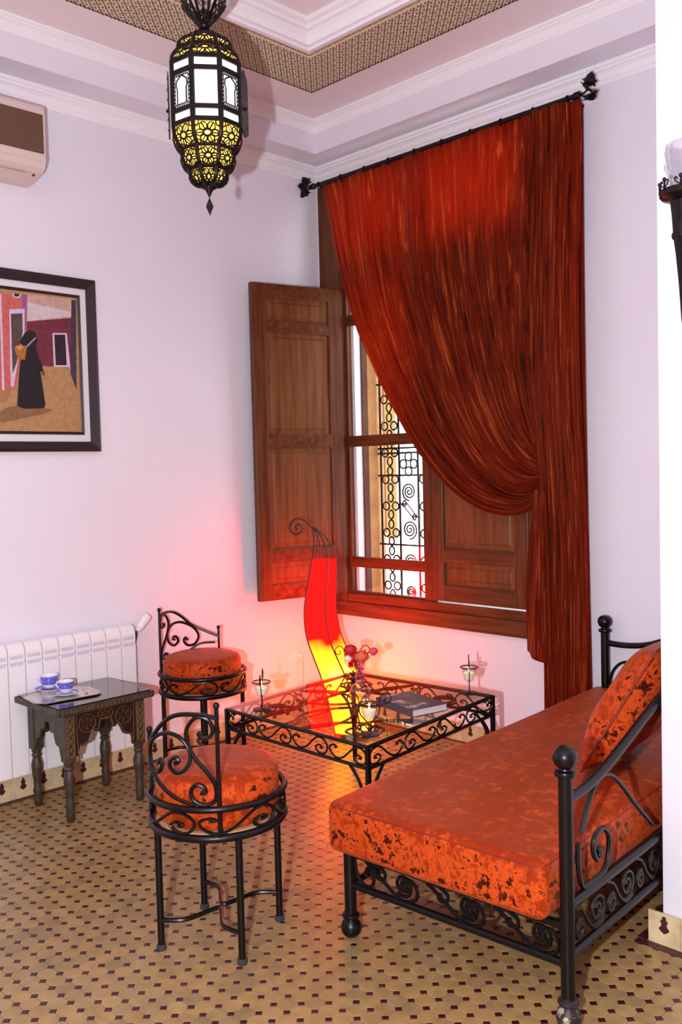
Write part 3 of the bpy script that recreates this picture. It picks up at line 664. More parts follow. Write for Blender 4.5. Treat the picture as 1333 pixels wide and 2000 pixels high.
# candle holders
def candle(loc, rz, gl, label):
    root = tag(empty('candle_holder', (loc[0], loc[1], ZG), rz), label, 'candle holder', 'iron candle holders on the glass table')
    MB().lathe([(.040, 0), (.042, .002), (.040, .004), (.008, .006), (1e-6, .006)], n=24).build('base', 'iron', root, smooth=True)
    for s in (1, -1):
        P = [(s*.020,.013),(s*.028,.012),(s*.036,.022),(s*.030,.036),(s*.016,.034),(s*.006,.018),(0,.012),(-s*.004,.03),(s*.012,.052),(s*.034,.078),(s*.040,.10),(s*.040,.128),(s*.046,.152),(s*.062,.166),(s*.080,.158),(s*.086,.140),(s*.076,.124),(s*.062,.126),(s*.060,.138),(s*.068,.142)]
        MB().tube(cat([(a, 0, b) for a, b in P], 5), .0024, 6).build('scroll', 'iron', root, smooth=True)
    MB().tube([(.040*math.cos(t*PI/12), .040*math.sin(t*PI/12), .122) for t in range(24)], .0026, 6, True).build('ring', 'iron', root, smooth=True)
    MB().lathe([(1e-6, .058), (.014, .058), (.022, .066), (.031, .095), (.0375, .128), (.0355, .128), (.029, .096), (.020, .068), (1e-6, .062)], n=24).build('glass_cup', gl, root, smooth=True)
    c = MB().lathe([(1e-6, .064), (.018, .068), (.026, .090), (.0265, .098), (1e-6, .097)], n=20).build('tealight', 'wax', root, smooth=True)
    MB().tube([(0, 0, .097), (.0006, 0, .105)], .0008, 5).build('wick', 'dark', c)
    MB().lathe([(1e-6, .101), (.0032, .105), (.0042, .110), (.003, .118), (1e-6, .127)], n=10).build('flame', 'flame', c, smooth=True)
    return root
candle((1.018, -1.40), math.radians(135), 'cup_glass', 'iron scroll candle holder at the table corner by the round chairs')
candle((1.640, -1.372), math.radians(42), 'cup_glass', 'iron scroll candle holder with lit tealight in front of the book')
candle((1.548, -.602), math.radians(128), 'cup_glass', 'iron scroll candle holder at the table corner toward the curtain')
candle((.920, -.725), math.radians(48), 'red_glass', 'iron scroll candle holder with a red glass cup behind the vase')

# vase with roses
vz = bp(704, 1362, 'z', ZG); vs_ = tag(empty('bud_vase', (vz.x, vz.y, ZG)), 'pinkish glass bottle vase standing in the middle of the glass table', 'vase')
MB().lathe([(1e-6,.001),(.040,.0),(.046,.006),(.048,.03),(.040,.05),(.024,.064),(.0185,.075),(.0185,.10),(.021,.104),(.0185,.108),(.0185,.13),(.027,.136),(.028,.142),(.028,.160),(.025,.160),(.025,.142),(.016,.132),(.016,.08),(.020,.066),(.036,.05),(.044,.03),(.042,.008),(1e-6,.006)], n=24).build('body', 'vase_glass', vs_, smooth=True)
for z in (.076, .104, .131): MB().tube([(.0195*math.cos(t*PI/10), .0195*math.sin(t*PI/10), z) for t in range(20)], .0022, 5, True).build('band', 'rose_pink', vs_, smooth=True)
def rose(dx, up, r, m, label, name='rose'):
    "dx along the picture's right"
    c = Vector((vz.x+dx*r0.x, vz.y+dx*r0.y, ZG+up)); root = tag(empty(name, (vz.x, vz.y, ZG+.09)), label, 'flower', 'cut roses in the bud vase')
    MB().tube(cat([(vz.x, vz.y, ZG+.09), (vz.x+dx*.2*r0.x, vz.y+dx*.2*r0.y, ZG+.15), tuple(c-Vector((0, 0, r*.6)))], 5), .0018, 5).build('stem', 'stem', root, True)
    for ringi, (n, rr, tilt) in enumerate(((3, .42, .25), (5, .72, .55), (6, 1.0, .95))):
        for k in range(n):
            a = 2*PI*k/n+ringi*.5; mb = MB(); vs = []
            for i in range(5):
                for j in range(5):
                    uu, vv = -1+i/2, j/4; wd = .75*math.sin(PI*min(1, .25+vv*.7)); ang = a+uu*(1.3 if ringi else 1.6)*(.6+.4*math.sin(PI*(.2+.6*vv)))
                    lat = -1.1+1.9*vv; rad = r*rr*(math.cos(lat*.75)*.85+.15)*(1+.10*vv); zz = r*(1.12-.22*ringi)*math.sin(lat)-r*.12*uu*uu*vv
                    vs.append((c.x+rad*math.cos(ang), c.y+rad*math.sin(ang), c.z+zz))
            mb.add(vs, [(i*5+j, (i+1)*5+j, (i+1)*5+j+1, i*5+j+1) for i in range(4) for j in range(4)]); mb.build('petal', m, root, True, smooth=True)
rose(.010, .190, .032, 'rose_orange', 'orange rose in the middle of the bunch in the vase')
rose(.066, .212, .020, 'rose_pink', 'small pink rose leaning out beside the orange one')
rose(-.040, .222, .028, 'rose_red', 'red rose at the top of the bunch in the vase')
rose(-.052, .180, .018, 'rose_cream', 'small cream rose tucked under the red rose')

# book
bk = [bp(x, y, 'z', ZG+.03) for x, y in ((735,1363), (806,1388), (858,1368), (782,1345))]
bk = [Vector((p.x, p.y, 0)) for p in bk]
bw = (bk[1]-bk[0]); bh = (bk[3]-bk[0]+bk[2]-bk[1])/2; bh -= bw*(bh.dot(bw)/bw.length_squared)
book = tag(empty('book', (bk[0].x, bk[0].y, ZG)), 'thick book with a grey photographic cover lying on the glass table', 'book')
def bslab(nm, m, a0, a1, b0, b1, z0, z1):
    q = [bk[0]+bw*a+bh*b for a, b in ((a0, b0), (a1, b0), (a1, b1), (a0, b1))]
    MB().add([(v.x, v.y, ZG+z0) for v in q]+[(v.x, v.y, ZG+z1) for v in q], [(3,2,1,0),(4,5,6,7),(0,1,5,4),(1,2,6,5),(2,3,7,6),(3,0,4,7)]).build(nm, m, book, True)
bslab('back_cover', 'book_cover', 0, 1, 0, 1, .0003, .003); bslab('pages', 'paper', .012, .985, .015, .985, .003, .030); bslab('spine', 'book_spine', 0, 1, -.004, .012, .0003, .033); bslab('front_cover', 'book_cover', 0, 1, 0, 1, .030, .033)

# ================================================================== FLOOR LAMP (curved horn of dyed skin)
LB = Vector((.455, -.385, 0))
fl = tag(empty('floor_lamp', LB), 'curved horn shaped floor lamp of red and amber skin on iron ribs', 'lamp')
RZ = Vector((r0.x, r0.y, 0)); FD = Vector((-r0.y, r0.x, 0))
# centre line offset along picture-right, half width, by height
secs = [(.02,.100,.115),(.12,.082,.115),(.22,.060,.112),(.33,.028,.108),(.45,-.020,.102),(.57,-.064,.096),(.70,-.080,.090),(.82,-.072,.083),(.92,-.058,.075),(1.0,-.050,.068)]
sec = cat([(a, b, c) for a, b, c in secs], 4)
def lp(k, i):
    z, off, hw = sec[i]; a = math.radians(18)+k*PI/2
    return LB+RZ*off+(RZ*math.cos(a)+FD*math.sin(a))*(hw*1.05)+Vector((0, 0, z))
ns = len(sec); skm = []
for k in range(4):
    mb = MB(); vs = []
    for i in range(ns):
        a, b = lp(k, i), lp((k+1) % 4, i); c0 = LB+RZ*sec[i][1]+Vector((0, 0, sec[i][0]))
        for j in range(7):
            t = j/6; p = a.lerp(b, t); p = p+(c0-p)*(.10*math.sin(PI*t)); vs.append(p)
    mb.add(vs, [(i*7+j, i*7+j+1, (i+1)*7+j+1, (i+1)*7+j) for i in range(ns-1) for j in range(6)])
    mb.build('skin_panel', 'dyed_skin', fl, True, smooth=True)
    apex = LB+RZ*-.118+Vector((0, 0, 1.185))
    pts = [lp(k, i) for i in range(ns)]; e = pts[-1]
    pts += cat([e, e.lerp(apex, .35)+Vector((0, 0, .03))+RZ*.012, e.lerp(apex, .75)+Vector((0, 0, .022))+RZ*.008, apex], 5)[1:]
    MB().tube(pts, .0042, 6).build('rib', 'iron_brown', fl, True, smooth=True)
P = [apex+RZ*a+Vector((0, 0, b)) for a, b in ((0, 0), (-.022, .022), (-.055, .045), (-.09, .045), (-.118, .018), (-.118, -.018), (-.092, -.04), (-.062, -.03), (-.052, -.005), (-.068, .015), (-.088, .008), (-.088, -.008), (-.076, -.010))]
MB().tube(cat(P, 5), .0048, 7).build('spiral_tip', 'iron_brown', fl, True, smooth=True)
bs = MB(); bs.tube([lp(k, 0) for k in range(4)], .005, 6, True); bs.build('base_ring', 'iron_brown', fl, True)
bq = [lp(k, 0) for k in range(4)]; MB().add([(p.x, p.y, .014) for p in bq]+[(p.x, p.y, .019) for p in bq], [(3,2,1,0),(4,5,6,7),(0,1,5,4),(1,2,6,5),(2,3,7,6),(3,0,4,7)]).build('light_stop_plate', 'iron_brown', fl, True)  # added opaque plate, stops the bulb's light from reaching the floor
for k in range(4):
    p = lp(k, 0); MB().tube([p, (p.x, p.y, 0)], .005, 6).build('foot', 'iron_brown', fl, True)
sb = MB().lathe([(.02, .0), (.02, .05), (.014, .06)], (LB.x+.045, LB.y-.005, .27), 14).build('bulb_socket', 'plastic_white', fl, True, smooth=True)
mat('bulb', (1, 1, 1, 1), .3, emit=((1, .85, .55, 1), 260))
MB().ball((LB.x+.045, LB.y-.005, .36), .028, 14, 1.2).build('bulb', 'bulb', fl, True, smooth=True)

# ================================================================== CURTAIN AND ROD
RY = -.105
ra, rb = bp(612, 363, 'y', RY), bp(1128, 192, 'y', RY)
zrod = (ra.z+rb.z)/2+.004
rod = tag(empty('curtain_rod', ((ra.x+rb.x)/2, RY, zrod)), 'black iron curtain rod with leaf shaped finials below the cornice', 'curtain rod')
MB().tube([(ra.x, RY, zrod), (rb.x, RY, zrod)], .0115, 10).build('rod', 'iron', rod, True, smooth=True)
for i in range(10):
    x = ra.x+.05+(rb.x-ra.x-.1)*i/9
    MB().tube([(x, RY+.0175*math.cos(t*PI/8), zrod-.004+.0175*math.sin(t*PI/8)) for t in range(16)], .0032, 6, True).build('ring', 'iron', rod, True)
for x in (ra.x+.04, rb.x-.03): MB().tube(cat([(x, RY, zrod), (x, RY*.5, zrod-.004), (x, 0, zrod-.012)], 4), .008, 8).build('bracket', 'iron', rod, True)
def leaf_shape(mb, o, dirv, nrm, s):
    side = dirv.cross(nrm).normalized()
    prof = [(0,.0),(.12,.30),(.02,.50),(.34,.40),(.42,.62),(.60,.34),(.80,.28),(1.05,0)]
    poly = prof+[(a, -b) for a, b in reversed(prof[1:-1])]
    f = lambda off: (lambda a, b: o+dirv*(a*s)+side*(b*s)+nrm*(off+.25*s*(abs(b)**1.6)))
    mb.prism(poly, f(-.002), f(.002))
for x, sx in ((ra.x, -1), (rb.x, 1)):
    c = Vector((x, RY, zrod)); fin = MB().lathe([(.013, -.02), (.017, -.01), (.017, .012), (.010, .02)], c, 14, Matrix.Rotation(PI/2, 3, 'Y')).build('finial', 'iron', rod, True, smooth=True)
    ln = .6 if sx < 0 else 1.0
    for dz, dx, dy in ((1, .5, -.35), (-.75, .65, -.45), (.05, .35, -1)):
        d = Vector((sx*dx, dy, dz)).normalized(); st = c+Vector((sx*.012, 0, 0)); en = c+Vector((sx*.055*ln, 0, 0))+d*.022*ln
        MB().tube(cat([st, st.lerp(en, .5)+Vector((0, 0, -.008)), en], 4), .0032, 6).build('twig', 'iron', fin, True)
        mb = MB(); leaf_shape(mb, en, d, (Vector((.4, -1, .1))-d*Vector((.4, -1, .1)).dot(d)).normalized(), .062); mb.build('leaf', 'iron', fin, True)

cur = tag(empty('curtain', (1.0, RY, 0)), 'rust red crushed velvet curtain swept aside and draped over the window', 'curtain')
def resample(poly, n):
    P = cat([(a, b, 0) for a, b in poly], 10); L = [0]
    for a, b in zip(P, P[1:]): L.append(L[-1]+(b-a).length)
    out = []; j = 0
    for i in range(n):
        t = L[-1]*i/(n-1)
        while j < len(L)-2 and L[j+1] < t: j += 1
        q = (t-L[j])/max(1e-9, L[j+1]-L[j]); out.append(P[j].lerp(P[j+1], q))
    return out
def towall(p, y=RY):
    q = bp(p[0], p[1], 'y', y); return (q.x, q.z)
LC = [towall(p) for p in ((624,363),(640,420),(660,500),(682,575),(705,640),(735,705),(772,782),(812,858),(845,908),(885,955),(930,988),(975,1003),(1018,1000),(1048,978),(1066,962))]
RC = [towall(p) for p in ((1050,214),(1052,400),(1053,600),(1054,740),(1058,840),(1068,872))]
NS, NT = 220, 110
Lp, Rp = resample(LC, NT), resample(RC, NT)
rng = random.Random(3); fr = [(rng.uniform(6, 11), rng.uniform(0, 6.28), 1.0), (rng.uniform(15, 20), rng.uniform(0, 6.28), .7), (rng.uniform(31, 38), rng.uniform(0, 6.28), .42), (rng.uniform(60, 75), rng.uniform(0, 6.28), .22)]
def fold(s, t, ph=0):
    return sum(a*(1-2*abs(math.sin(f*s*.5*PI+p+ph+.5*math.sin(2.2*t+f)))) for f, p, a in fr)/2.3
def cloth(name, fn, ns, nt, m='curtain_velvet', th=.003, uvs=(1, 1)):
    vs = []; uv = []
    for i in range(ns):
        for j in range(nt):
            s, t = i/(ns-1), j/(nt-1); vs.append(fn(s, t)); uv.append((s*uvs[0], t*uvs[1]))
    fs = [(i*nt+j, (i+1)*nt+j, (i+1)*nt+j+1, i*nt+j+1) for i in range(ns-1) for j in range(nt-1)]
    o = MB().add(vs, fs).build(name, m, cur, True, smooth=True, fix=False); me = o.data
    me.set_sharp_from_angle(angle=PI)
    ul = me.uv_layers.new(name='UVMap')
    for l in me.loops: ul.data[l.index].uv = uv[l.vertex_index]
    md = o.modifiers.new('thick', 'SOLIDIFY'); md.thickness = th; md.offset = 0
    return o
def swag(s, t):
    j = t*(NT-1); a = Lp[round(j)]; b = Rp[round(j)]
    w_ = s**(1+.55*t)       # strands crowd toward the swept edge near the tie
    x, z = a.x+(b.x-a.x)*w_, a.y+(b.y-a.y)*w_
    amp = .046*min(1, .25+t*3)*(1-.45*t); belly = .085*math.sin(PI*min(1, t*1.02))**1.3*(1-.55*s)
    d = fold(s, t)*amp+belly
    if s < .045: d -= (1-s/.045)**2*.035
    x += .006*math.sin(40*s+9*t)*t; z += .010*fold(s*1.7, t, 1)*t
    return (x, min(RY-.004-d*.8, -.062), z-(.0 if t > .02 else .012*math.sin(s*60)**2*0))
cloth('drape', swag, NS, NT, uvs=(1.6, 1.5))
TL = resample([towall(p) for p in ((1040,217),(1046,500),(1050,740),(1056,880),(1060,960),(1064,1080),(1062,1200),(1063,1300),(1064,1420))], NT); TR = resample([towall(p) for p in ((1136,193),(1141,350),(1143,700),(1147,1000),(1149,1200),(1149,1330),(1149,1395))], NT)
def tail(s, t):
    j = round(t*(NT-1)); a, b = TL[j], TR[j]
    x, z = a.x+(b.x-a.x)*s, a.y+(b.y-a.y)*s
    return (x, min(RY-.055*math.sin(PI*min(1, t*1.15+.1))**2-.014*fold(s*.55, t*.6, 2)-.012*math.sin(PI*s), -.055), z)
cloth('tail', tail, 90, NT, uvs=(.6, 1.8))
FL_ = resample([towall(p) for p in ((1057,955),(1050,1020),(1043,1100),(1039,1180),(1039,1269))], 50); FR_ = resample([towall(p) for p in ((1078,955),(1080,1040),(1082,1120),(1084,1200),(1086,1300))], 50)
cloth('folded_edge', lambda s, t: (FL_[round(t*49)].x*(1-s)+FR_[round(t*49)].x*s, min(RY-.045-.012*math.sin(9*s+4*t)-.02*math.sin(PI*s), -.055), FL_[round(t*49)].y*(1-s)+FR_[round(t*49)].y*s), 34, 50, uvs=(.4, .7))
cloth('inner_layer', lambda s, t: (towall((1076, 0))[0]*0+1.66+.20*s+.012*math.sin(9*s+3*t), -.050-.006*math.sin(20*s), .20+t*(zrod-.24)), 40, 40, uvs=(.5, 1.4))

# ================================================================== LANTERN
LN = Vector((1.358, -1.862, 2.545))
ln = tag(empty('hanging_lantern', LN), 'octagonal pierced metal lantern with amber and clear glass hanging from the ceiling', 'lantern')
def oct_pt(k, r, z, t=0.0):
    a0, a1 = math.radians(k*45+LPH), math.radians(k*45+45+LPH)
    p0 = Vector((r*math.cos(a0), r*math.sin(a0), z)); p1 = Vector((r*math.cos(a1), r*math.sin(a1), z)); return p0.lerp(p1, t)
LPH = -14.9   # a flat side faces the room corner opposite the window
def tier_pt(k, prof, u, v):
    "u across panel, v along tier profile [(r,z)...]; panel bulges outward"
    n = len(prof)-1; f_ = v*n; i = min(n-1, int(f_)); q = f_-i
    r = prof[i][0]*(1-q)+prof[i+1][0]*q; z = prof[i][1]*(1-q)+prof[i+1][1]*q
    p = oct_pt(k, r, z, u); o = Vector((p.x, p.y, 0)); o.normalize() if o.length else None
    return p+o*(.010*math.sin(PI*u)*math.sin(PI*min(1, max(0, v*.9+.1))))
def tier(prof, pat):
    for k in range(8):
        vs = [tier_pt(k, prof, i/6, j/6) for i in range(7) for j in range(7)]
        pa = MB().add(vs, [(i*7+j, (i+1)*7+j, (i+1)*7+j+1, i*7+j+1) for i in range(6) for j in range(6)]).build('amber_panel', 'amber_glass', ln, smooth=True)
        lat = MB()
        out = lambda p: p+Vector((p.x, p.y, 0)).normalized()*.0025 if (p.x or p.y) else p
        for cx, cy, rr in pat:
            lat.tube([out(tier_pt(k, prof, min(1, max(0, cx+rr*math.cos(t*PI/6))), min(1, max(0, cy+rr*1.05*math.sin(t*PI/6))))) for t in range(12)], .0027, 4, True)
        for u in (.5,): 
            for t in range(6):
                a = t*PI/3; lat.tube([out(tier_pt(k, prof, .5+.13*math.cos(a), .5+.13*math.sin(a))), out(tier_pt(k, prof, .5+.42*math.cos(a), .5+.42*math.sin(a)))], .0024, 4)
        lat.build('pierced_lattice', 'lantern_metal', pa)
        MB().tube([out(tier_pt(k, prof, 0, j/8)) for j in range(9)], .0082, 6).build('rib', 'lantern_metal', ln, smooth=True)
        MB().tube([out(tier_pt(k, prof, i/6, 1)) for i in range(7)], .0062, 6).build('tier_rim', 'lantern_metal', ln, smooth=True); MB().tube([out(tier_pt(k, prof, i/6, .04)) for i in range(7)], .0062, 6).build('tier_rim', 'lantern_metal', ln, smooth=True)
PAT = [(.5, .5, .13)]+[(.5+.29*math.cos(t*PI/3), .5+.29*math.sin(t*PI/3), .135) for t in range(6)]+[(x, y, .10) for x in (.1, .9) for y in (.12, .88)]
tier([(.018, .006), (.045, .012), (.066, .030), (.070, .058)], PAT); tier([(.068, .058), (.088, .075), (.097, .095), (.098, .125)], PAT); tier([(.092, .125), (.112, .145), (.124, .168), (.128, .205)], PAT)
tier([(.126, .425), (.124, .445), (.115, .462), (.100, .478)], PAT); tier([(.100, .478), (.097, .50), (.085, .515), (.070, .527)], PAT)
RB = .128
mat('lantern_glow', (1, .8, .5, 1), .5, emit=((1, .78, .5, 1), 3))
for k in range(8):
    def pq(u, z, off=0): 
        p = oct_pt(k, RB, z, u); d = (oct_pt(k, RB, 0, .5)); d = Vector((d.x, d.y, 0)).normalized(); return p+d*off
    def slab(nm, u0, u1, z0, z1, o0, o1, m, par=ln):
        vs = [pq(u0, z0, o0), pq(u1, z0, o0), pq(u1, z1, o0), pq(u0, z1, o0), pq(u0, z0, o1), pq(u1, z0, o1), pq(u1, z1, o1), pq(u0, z1, o1)]
        return MB().add(vs, [(3,2,1,0),(4,5,6,7),(0,1,5,4),(1,2,6,5),(2,3,7,6),(3,0,4,7)]).build(nm, m, par)
    MB().tube([oct_pt(k, RB, .200), oct_pt(k, RB, .430)], .0100, 8).build('corner_post', 'lantern_metal', ln, smooth=True)
    for z in (.205, .248, .382, .425): slab('cross_bar', 0, 1, z-.008, z+.008, -.004, .007, 'lantern_metal')
    slab('pane', .05, .95, .212, .241, -.002, .001, 'milk_glass'); slab('pane', .05, .95, .389, .418, -.002, .001, 'milk_glass')
    pa = slab('pane', .05, .95, .255, .375, -.002, .001, 'milk_glass')
    if k != 7:
        lat = MB()
        for i in range(9):
            z = .260+i*.0138
            for u in (.07, .84): 
                v0 = [pq(u, z, .002), pq(u+.09, z, .002), pq(u+.09, z+.005, .002), pq(u, z+.005, .002)]; v1 = [p+Vector((p.x, p.y, 0)).normalized()*.002 for p in v0]; lat.add(v0+v1, [(4,5,6,7),(0,1,5,4),(1,2,6,5),(2,3,7,6),(3,0,4,7)])
        for i in range(8):
            u = .14+i*.09
            for z in (.256, .364):
                v0 = [pq(u, z, .002), pq(u+.035, z, .002), pq(u+.035, z+.011, .002), pq(u, z+.011, .002)]; v1 = [p+Vector((p.x, p.y, 0)).normalized()*.002 for p in v0]; lat.add(v0+v1, [(4,5,6,7),(0,1,5,4),(1,2,6,5),(2,3,7,6),(3,0,4,7)])
        for (u0_, z0_), (u1_, z1_) in (((.16,.268),(.16,.366)), ((.84,.268),(.84,.366)), ((.16,.268),(.84,.268)), ((.16,.366),(.84,.366))): lat.tube([pq(u0_, z0_, .003), pq(u1_, z1_, .003)], .0018, 4)
        ar = [(.27,.268),(.27,.32),(.22,.332),(.24,.350),(.36,.358),(.5,.366),(.64,.358),(.76,.350),(.78,.332),(.73,.32),(.73,.268)]
        lat.tube([pq(u, z, .003) for u, z in ar], .0028, 4); lat.build('fretwork', 'lantern_metal', pa)
# two fretted doors standing open edge-on at the sides
for sg in (-1, 1):
    o_ = RZ*(sg*.128); d = (RZ*sg*.10-FD*.05)
    for j, (z0, z1) in enumerate(((.175, .42),)):
        P = lambda a, z: (o_+d*a*.16+FD*(a-.5)*.085)+Vector((0, 0, z))
        q = [P(0, z0+.02), P(.5, z0), P(1, z0+.02), P(1, z1-.03), P(.5, z1), P(0, z1-.03)]; nn_ = (RZ*sg)*.004
        dr = MB().add([p for p in q]+[p+nn_ for p in q], [(5,4,3,2,1,0),(6,7,8,9,10,11)]+[(i, (i+1) % 6, 6+(i+1) % 6, 6+i) for i in range(6)]).build('door', 'lantern_metal', ln)
        kn = MB(); kn.ball(P(.5, (z0+z1)/2-.02)+nn_*1.8, .006, 8)
        for i in range(10): kn.ball(P(.12 if i % 2 else .88, z0+.045+i*.018)+nn_, .0032, 6)
        kn.build('knob', 'lantern_metal', dr, smooth=True)
nk = MB(); nk.lathe([(.072, .527), (.060, .533), (.030, .556), (.018, .570), (.022, .577), (.016, .585)], n=16); nk.build('neck', 'lantern_metal', ln, smooth=True)
for k in range(6):
    a = math.radians(k*60+20); d = Vector((math.cos(a), math.sin(a), 0)); t_ = Vector((-d.y, d.x, 0)); Z = Vector((0, 0, 1))
    base = [(.016,.578,.009),(.032,.598,.014),(.052,.622,.021),(.068,.645,.026),(.076,.660,.024),(.078,.670,.013)]
    pt = MB(); o2 = d*-.003
    L_ = [d*r+Z*z-t_*w2 for r, z, w2 in base]; Rr = [d*r+Z*z+t_*w2 for r, z, w2 in base]; In_ = [d*(r+.0)+Z*z for r, z, w2 in base]
    for S_, sgn in ((L_, -1), (Rr, 1)):
        pt.tube(S_, .0055, 5)
        for i in range(len(base)-1):
            pt.tube([S_[i], In_[i+1]], .0026, 4); pt.tube([In_[i], S_[i+1]], .0026, 4)
    pt.tube([L_[-1], d*.077+Z*.676, Rr[-1]], .0055, 5); pt.tube(In_, .0028, 4)
    pt.build('crown_petal', 'lantern_metal', ln, smooth=True)
MB().tube([(0, 0, .58), (0, 0, 3.58-LN.z)], .005, 6).build('hanging_rod', 'lantern_metal', ln)
dr = MB(); dr.lathe([(.026, .012), (.020, .0), (.008, -.022), (.003, -.034)], n=10); dr.build('bottom_cap', 'lantern_metal', ln, smooth=True)
MB().prism([(0, -.034), (.014, -.068), (0, -.102), (-.014, -.068)], lambda a, z: RZ*a+FD*.0012+Vector((0, 0, z)), lambda a, z: RZ*a-FD*.0012+Vector((0, 0, z))).build('diamond_drop', 'lantern_metal', ln)
MB().lathe([(.035, 0), (.045, .012), (.045, .02)], (0, 0, 3.56-LN.z), 16).build('ceiling_rose', 'lantern_metal', ln, smooth=True)

# ================================================================== RADIATOR
rd = tag(empty('radiator', (.06, -1.9, .1)), 'white cast sectional radiator on the wall behind the carved side table', 'radiator')
PY = .0840
sec_prof = [(.028,.128),(.098,.128),(.100,.135),(.100,.640),(.096,.652),(.100,.658),(.100,.700),(.094,.722),(.080,.738),(.055,.744),(.030,.740),(.028,.735)]
for i in range(12):
    y1 = -1.452-i*PY; y0 = y1-PY
    MB().prism(sec_prof, lambda x, z: (x, y0+.0022, z), lambda x, z: (x, y1-.0022, z)).build('section', 'white_enamel', rd, True)
    MB().box((.092, y0+.010, .640), (.1008, y0+PY/2-.002, .655)).build('air_slot', 'radiator_slot', rd, True); MB().box((.092, y0+PY/2+.002, .640), (.1008, y1-.010, .655)).build('air_slot', 'radiator_slot', rd, True)
    MB().box((.092, y0+.010, .672), (.1008, y1-.010, .688)).build('air_slot', 'radiator_slot', rd, True)
MB().box((.032, -1.452-12*PY, .14), (.092, -1.454, .72)).build('core', 'radiator_gap', rd, True)
for y in (-2.25, -1.6): MB().box((.001, y-.02, .55), (.032, y+.02, .70)).build('wall_bracket', 'white_enamel', rd, True)
MB().tube([(.065, -1.452, .69), (.065, -1.43, .69)], .016, 10).build('valve_nut', 'iron_brown', rd, True)
vm = Matrix.Rotation(-.95, 3, 'X'); v0 = Vector((.075, -1.425, .705))
MB().lathe([(.011, 0), (.013, .01), (.019, .014), (.020, .05), (.023, .052), (.0235, .085), (.019, .096), (1e-6, .099)], v0, 18, Matrix.Rotation(-.75, 3, 'X')).build('thermostat_head', 'plastic_white', rd, True, smooth=True)
MB().tube([(.065, -1.43, .69), (.03, -1.41, .66), (.012, -1.405, .64)], .009, 8).build('pipe', 'iron_brown', rd, True, smooth=True)

# ================================================================== CARVED SIDE TABLE
st = tag(empty('side_table', (.325, -1.868, 0)), 'small carved dark wood side table with gilt pattern and turned legs', 'side table')
TX0, TX1, TY0, TY1, TZ = .122, .530, -2.112, -1.632, .515
MB().box((TX0, TY0, TZ-.034), (TX1, TY1, TZ-.006), .004).build('top', 'table_wood', st, True); MB().box((TX0+.012, TY0+.012, TZ-.006), (TX1-.012, TY1-.012, TZ), .002).build('polished_inset', 'table_top', st, True)
gp = MB()
for i in range(22):
    y = TY0+.02+i*(TY1-TY0-.04)/21
    gp.tube([(TX1+.0008, y-.006, TZ-.02), (TX1+.0008, y, TZ-.014), (TX1+.0008, y+.006, TZ-.02), (TX1+.0008, y, TZ-.026)], .0009, 4, True)
gp.build('edge_ornament', 'gold_paint', st, True)
LX, LY = (.172, .470), (-2.040, -1.690)
for x in LX:
    for y in LY:
        lg = MB().box((x-.024, y-.024, .265), (x+.024, y+.024, TZ-.034), .002).build('leg', 'table_wood', st, True)
        pr = [(.013,0),(.017,.004),(.020,.03),(.018,.055),(.022,.07),(.018,.085),(.019,.12),(.025,.165),(.026,.19),(.020,.215),(.017,.225),(.023,.235),(.017,.245),(.022,.255),(.022,.266)]
        MB().lathe(pr, (x, y, 0), 14).build('turned_shaft', 'table_wood', lg, True, smooth=True)
        if x == LX[1]:
            g = MB(); fx = x+.0248
            g.tube([(fx, y-.017, .285), (fx, y+.017, .285), (fx, y+.017, TZ-.05), (fx, y-.017, TZ-.05)], .0012, 4, True)
            for j in range(5):
                z = .302+j*.035
                if z < TZ-.06: g.tube([(fx, y-.014, z), (fx, y, z+.016), (fx, y+.014, z), (fx, y, z-.016)], .0013, 4, True); g.tube([(fx, y-.014, z+.0175), (fx, y+.014, z+.0175)], .001, 4)
            g.build('gilt_panel', 'gold_paint', lg, True)
def apron(fix, a0, a1, zt, gilt):
    "scalloped board with an arch cut out; fix(u, z, off)"
    n = 24; low = []
    for i in range(n+1):
        u = i/n; s = abs(u-.5)*2; z = .285 if s > .86 else (.325 if s > .72 else (.345+.02*math.sin((s-.4)*20) if s > .42 else (.392+.018*math.cos(s*3.4*PI) if s > .18 else .418)))
        low.append((a0+(a1-a0)*u, z))
    vs = []; 
    for off in (0, .012):
        for (a, z) in low: vs += [fix(a, z, off), fix(a, zt, off)]
    m = (n+1)*2; fs = []
    for i in range(n):
        b = i*2; fs += [(b, b+2, b+3, b+1), (m+b, m+b+1, m+b+3, m+b+2), (b, m+b, m+b+2, b+2), (b+1, b+3, m+b+3, m+b+1)]
    fs += [(0, 1, m+1, m), (n*2, m+n*2, m+n*2+1, n*2+1)]
    ap = MB().add(vs, fs).build('apron', 'table_black' if gilt else 'table_wood', st, True)
    if gilt:
        g = MB(); o = .0128
        g.tube([fix(a, z+.007, o) for a, z in low[1:-1]]+[fix(a1-.008, zt-.01, o), fix(a0+.008, zt-.01, o)], .0012, 4, True)
        for c, rr in ((.20, .040), (.80, .040), (.5, .024)):
            ca = a0+(a1-a0)*c; cz = (zt-.062) if c != .5 else zt-.036; ex = 1.0 if c != .5 else 1.6
            for q in (1,): g.tube([fix(ca+rr*q*ex*math.cos(t*PI/10), cz+rr*q*math.sin(t*PI/10), o) for t in range(20)], .0008, 4, True)
            for t in range(6):
                a = t*PI/3+PI/6; g.tube([fix(ca+rr*.2*ex*math.cos(a), cz+rr*.2*math.sin(a), o), fix(ca+rr*.72*ex*math.cos(a+.2), cz+rr*.72*math.sin(a+.2), o), fix(ca+rr*.72*ex*math.cos(a-.2), cz+rr*.72*math.sin(a-.2), o)], .0008, 4, True)
        g.build('gilt_ornament', 'gold_paint', ap, True)
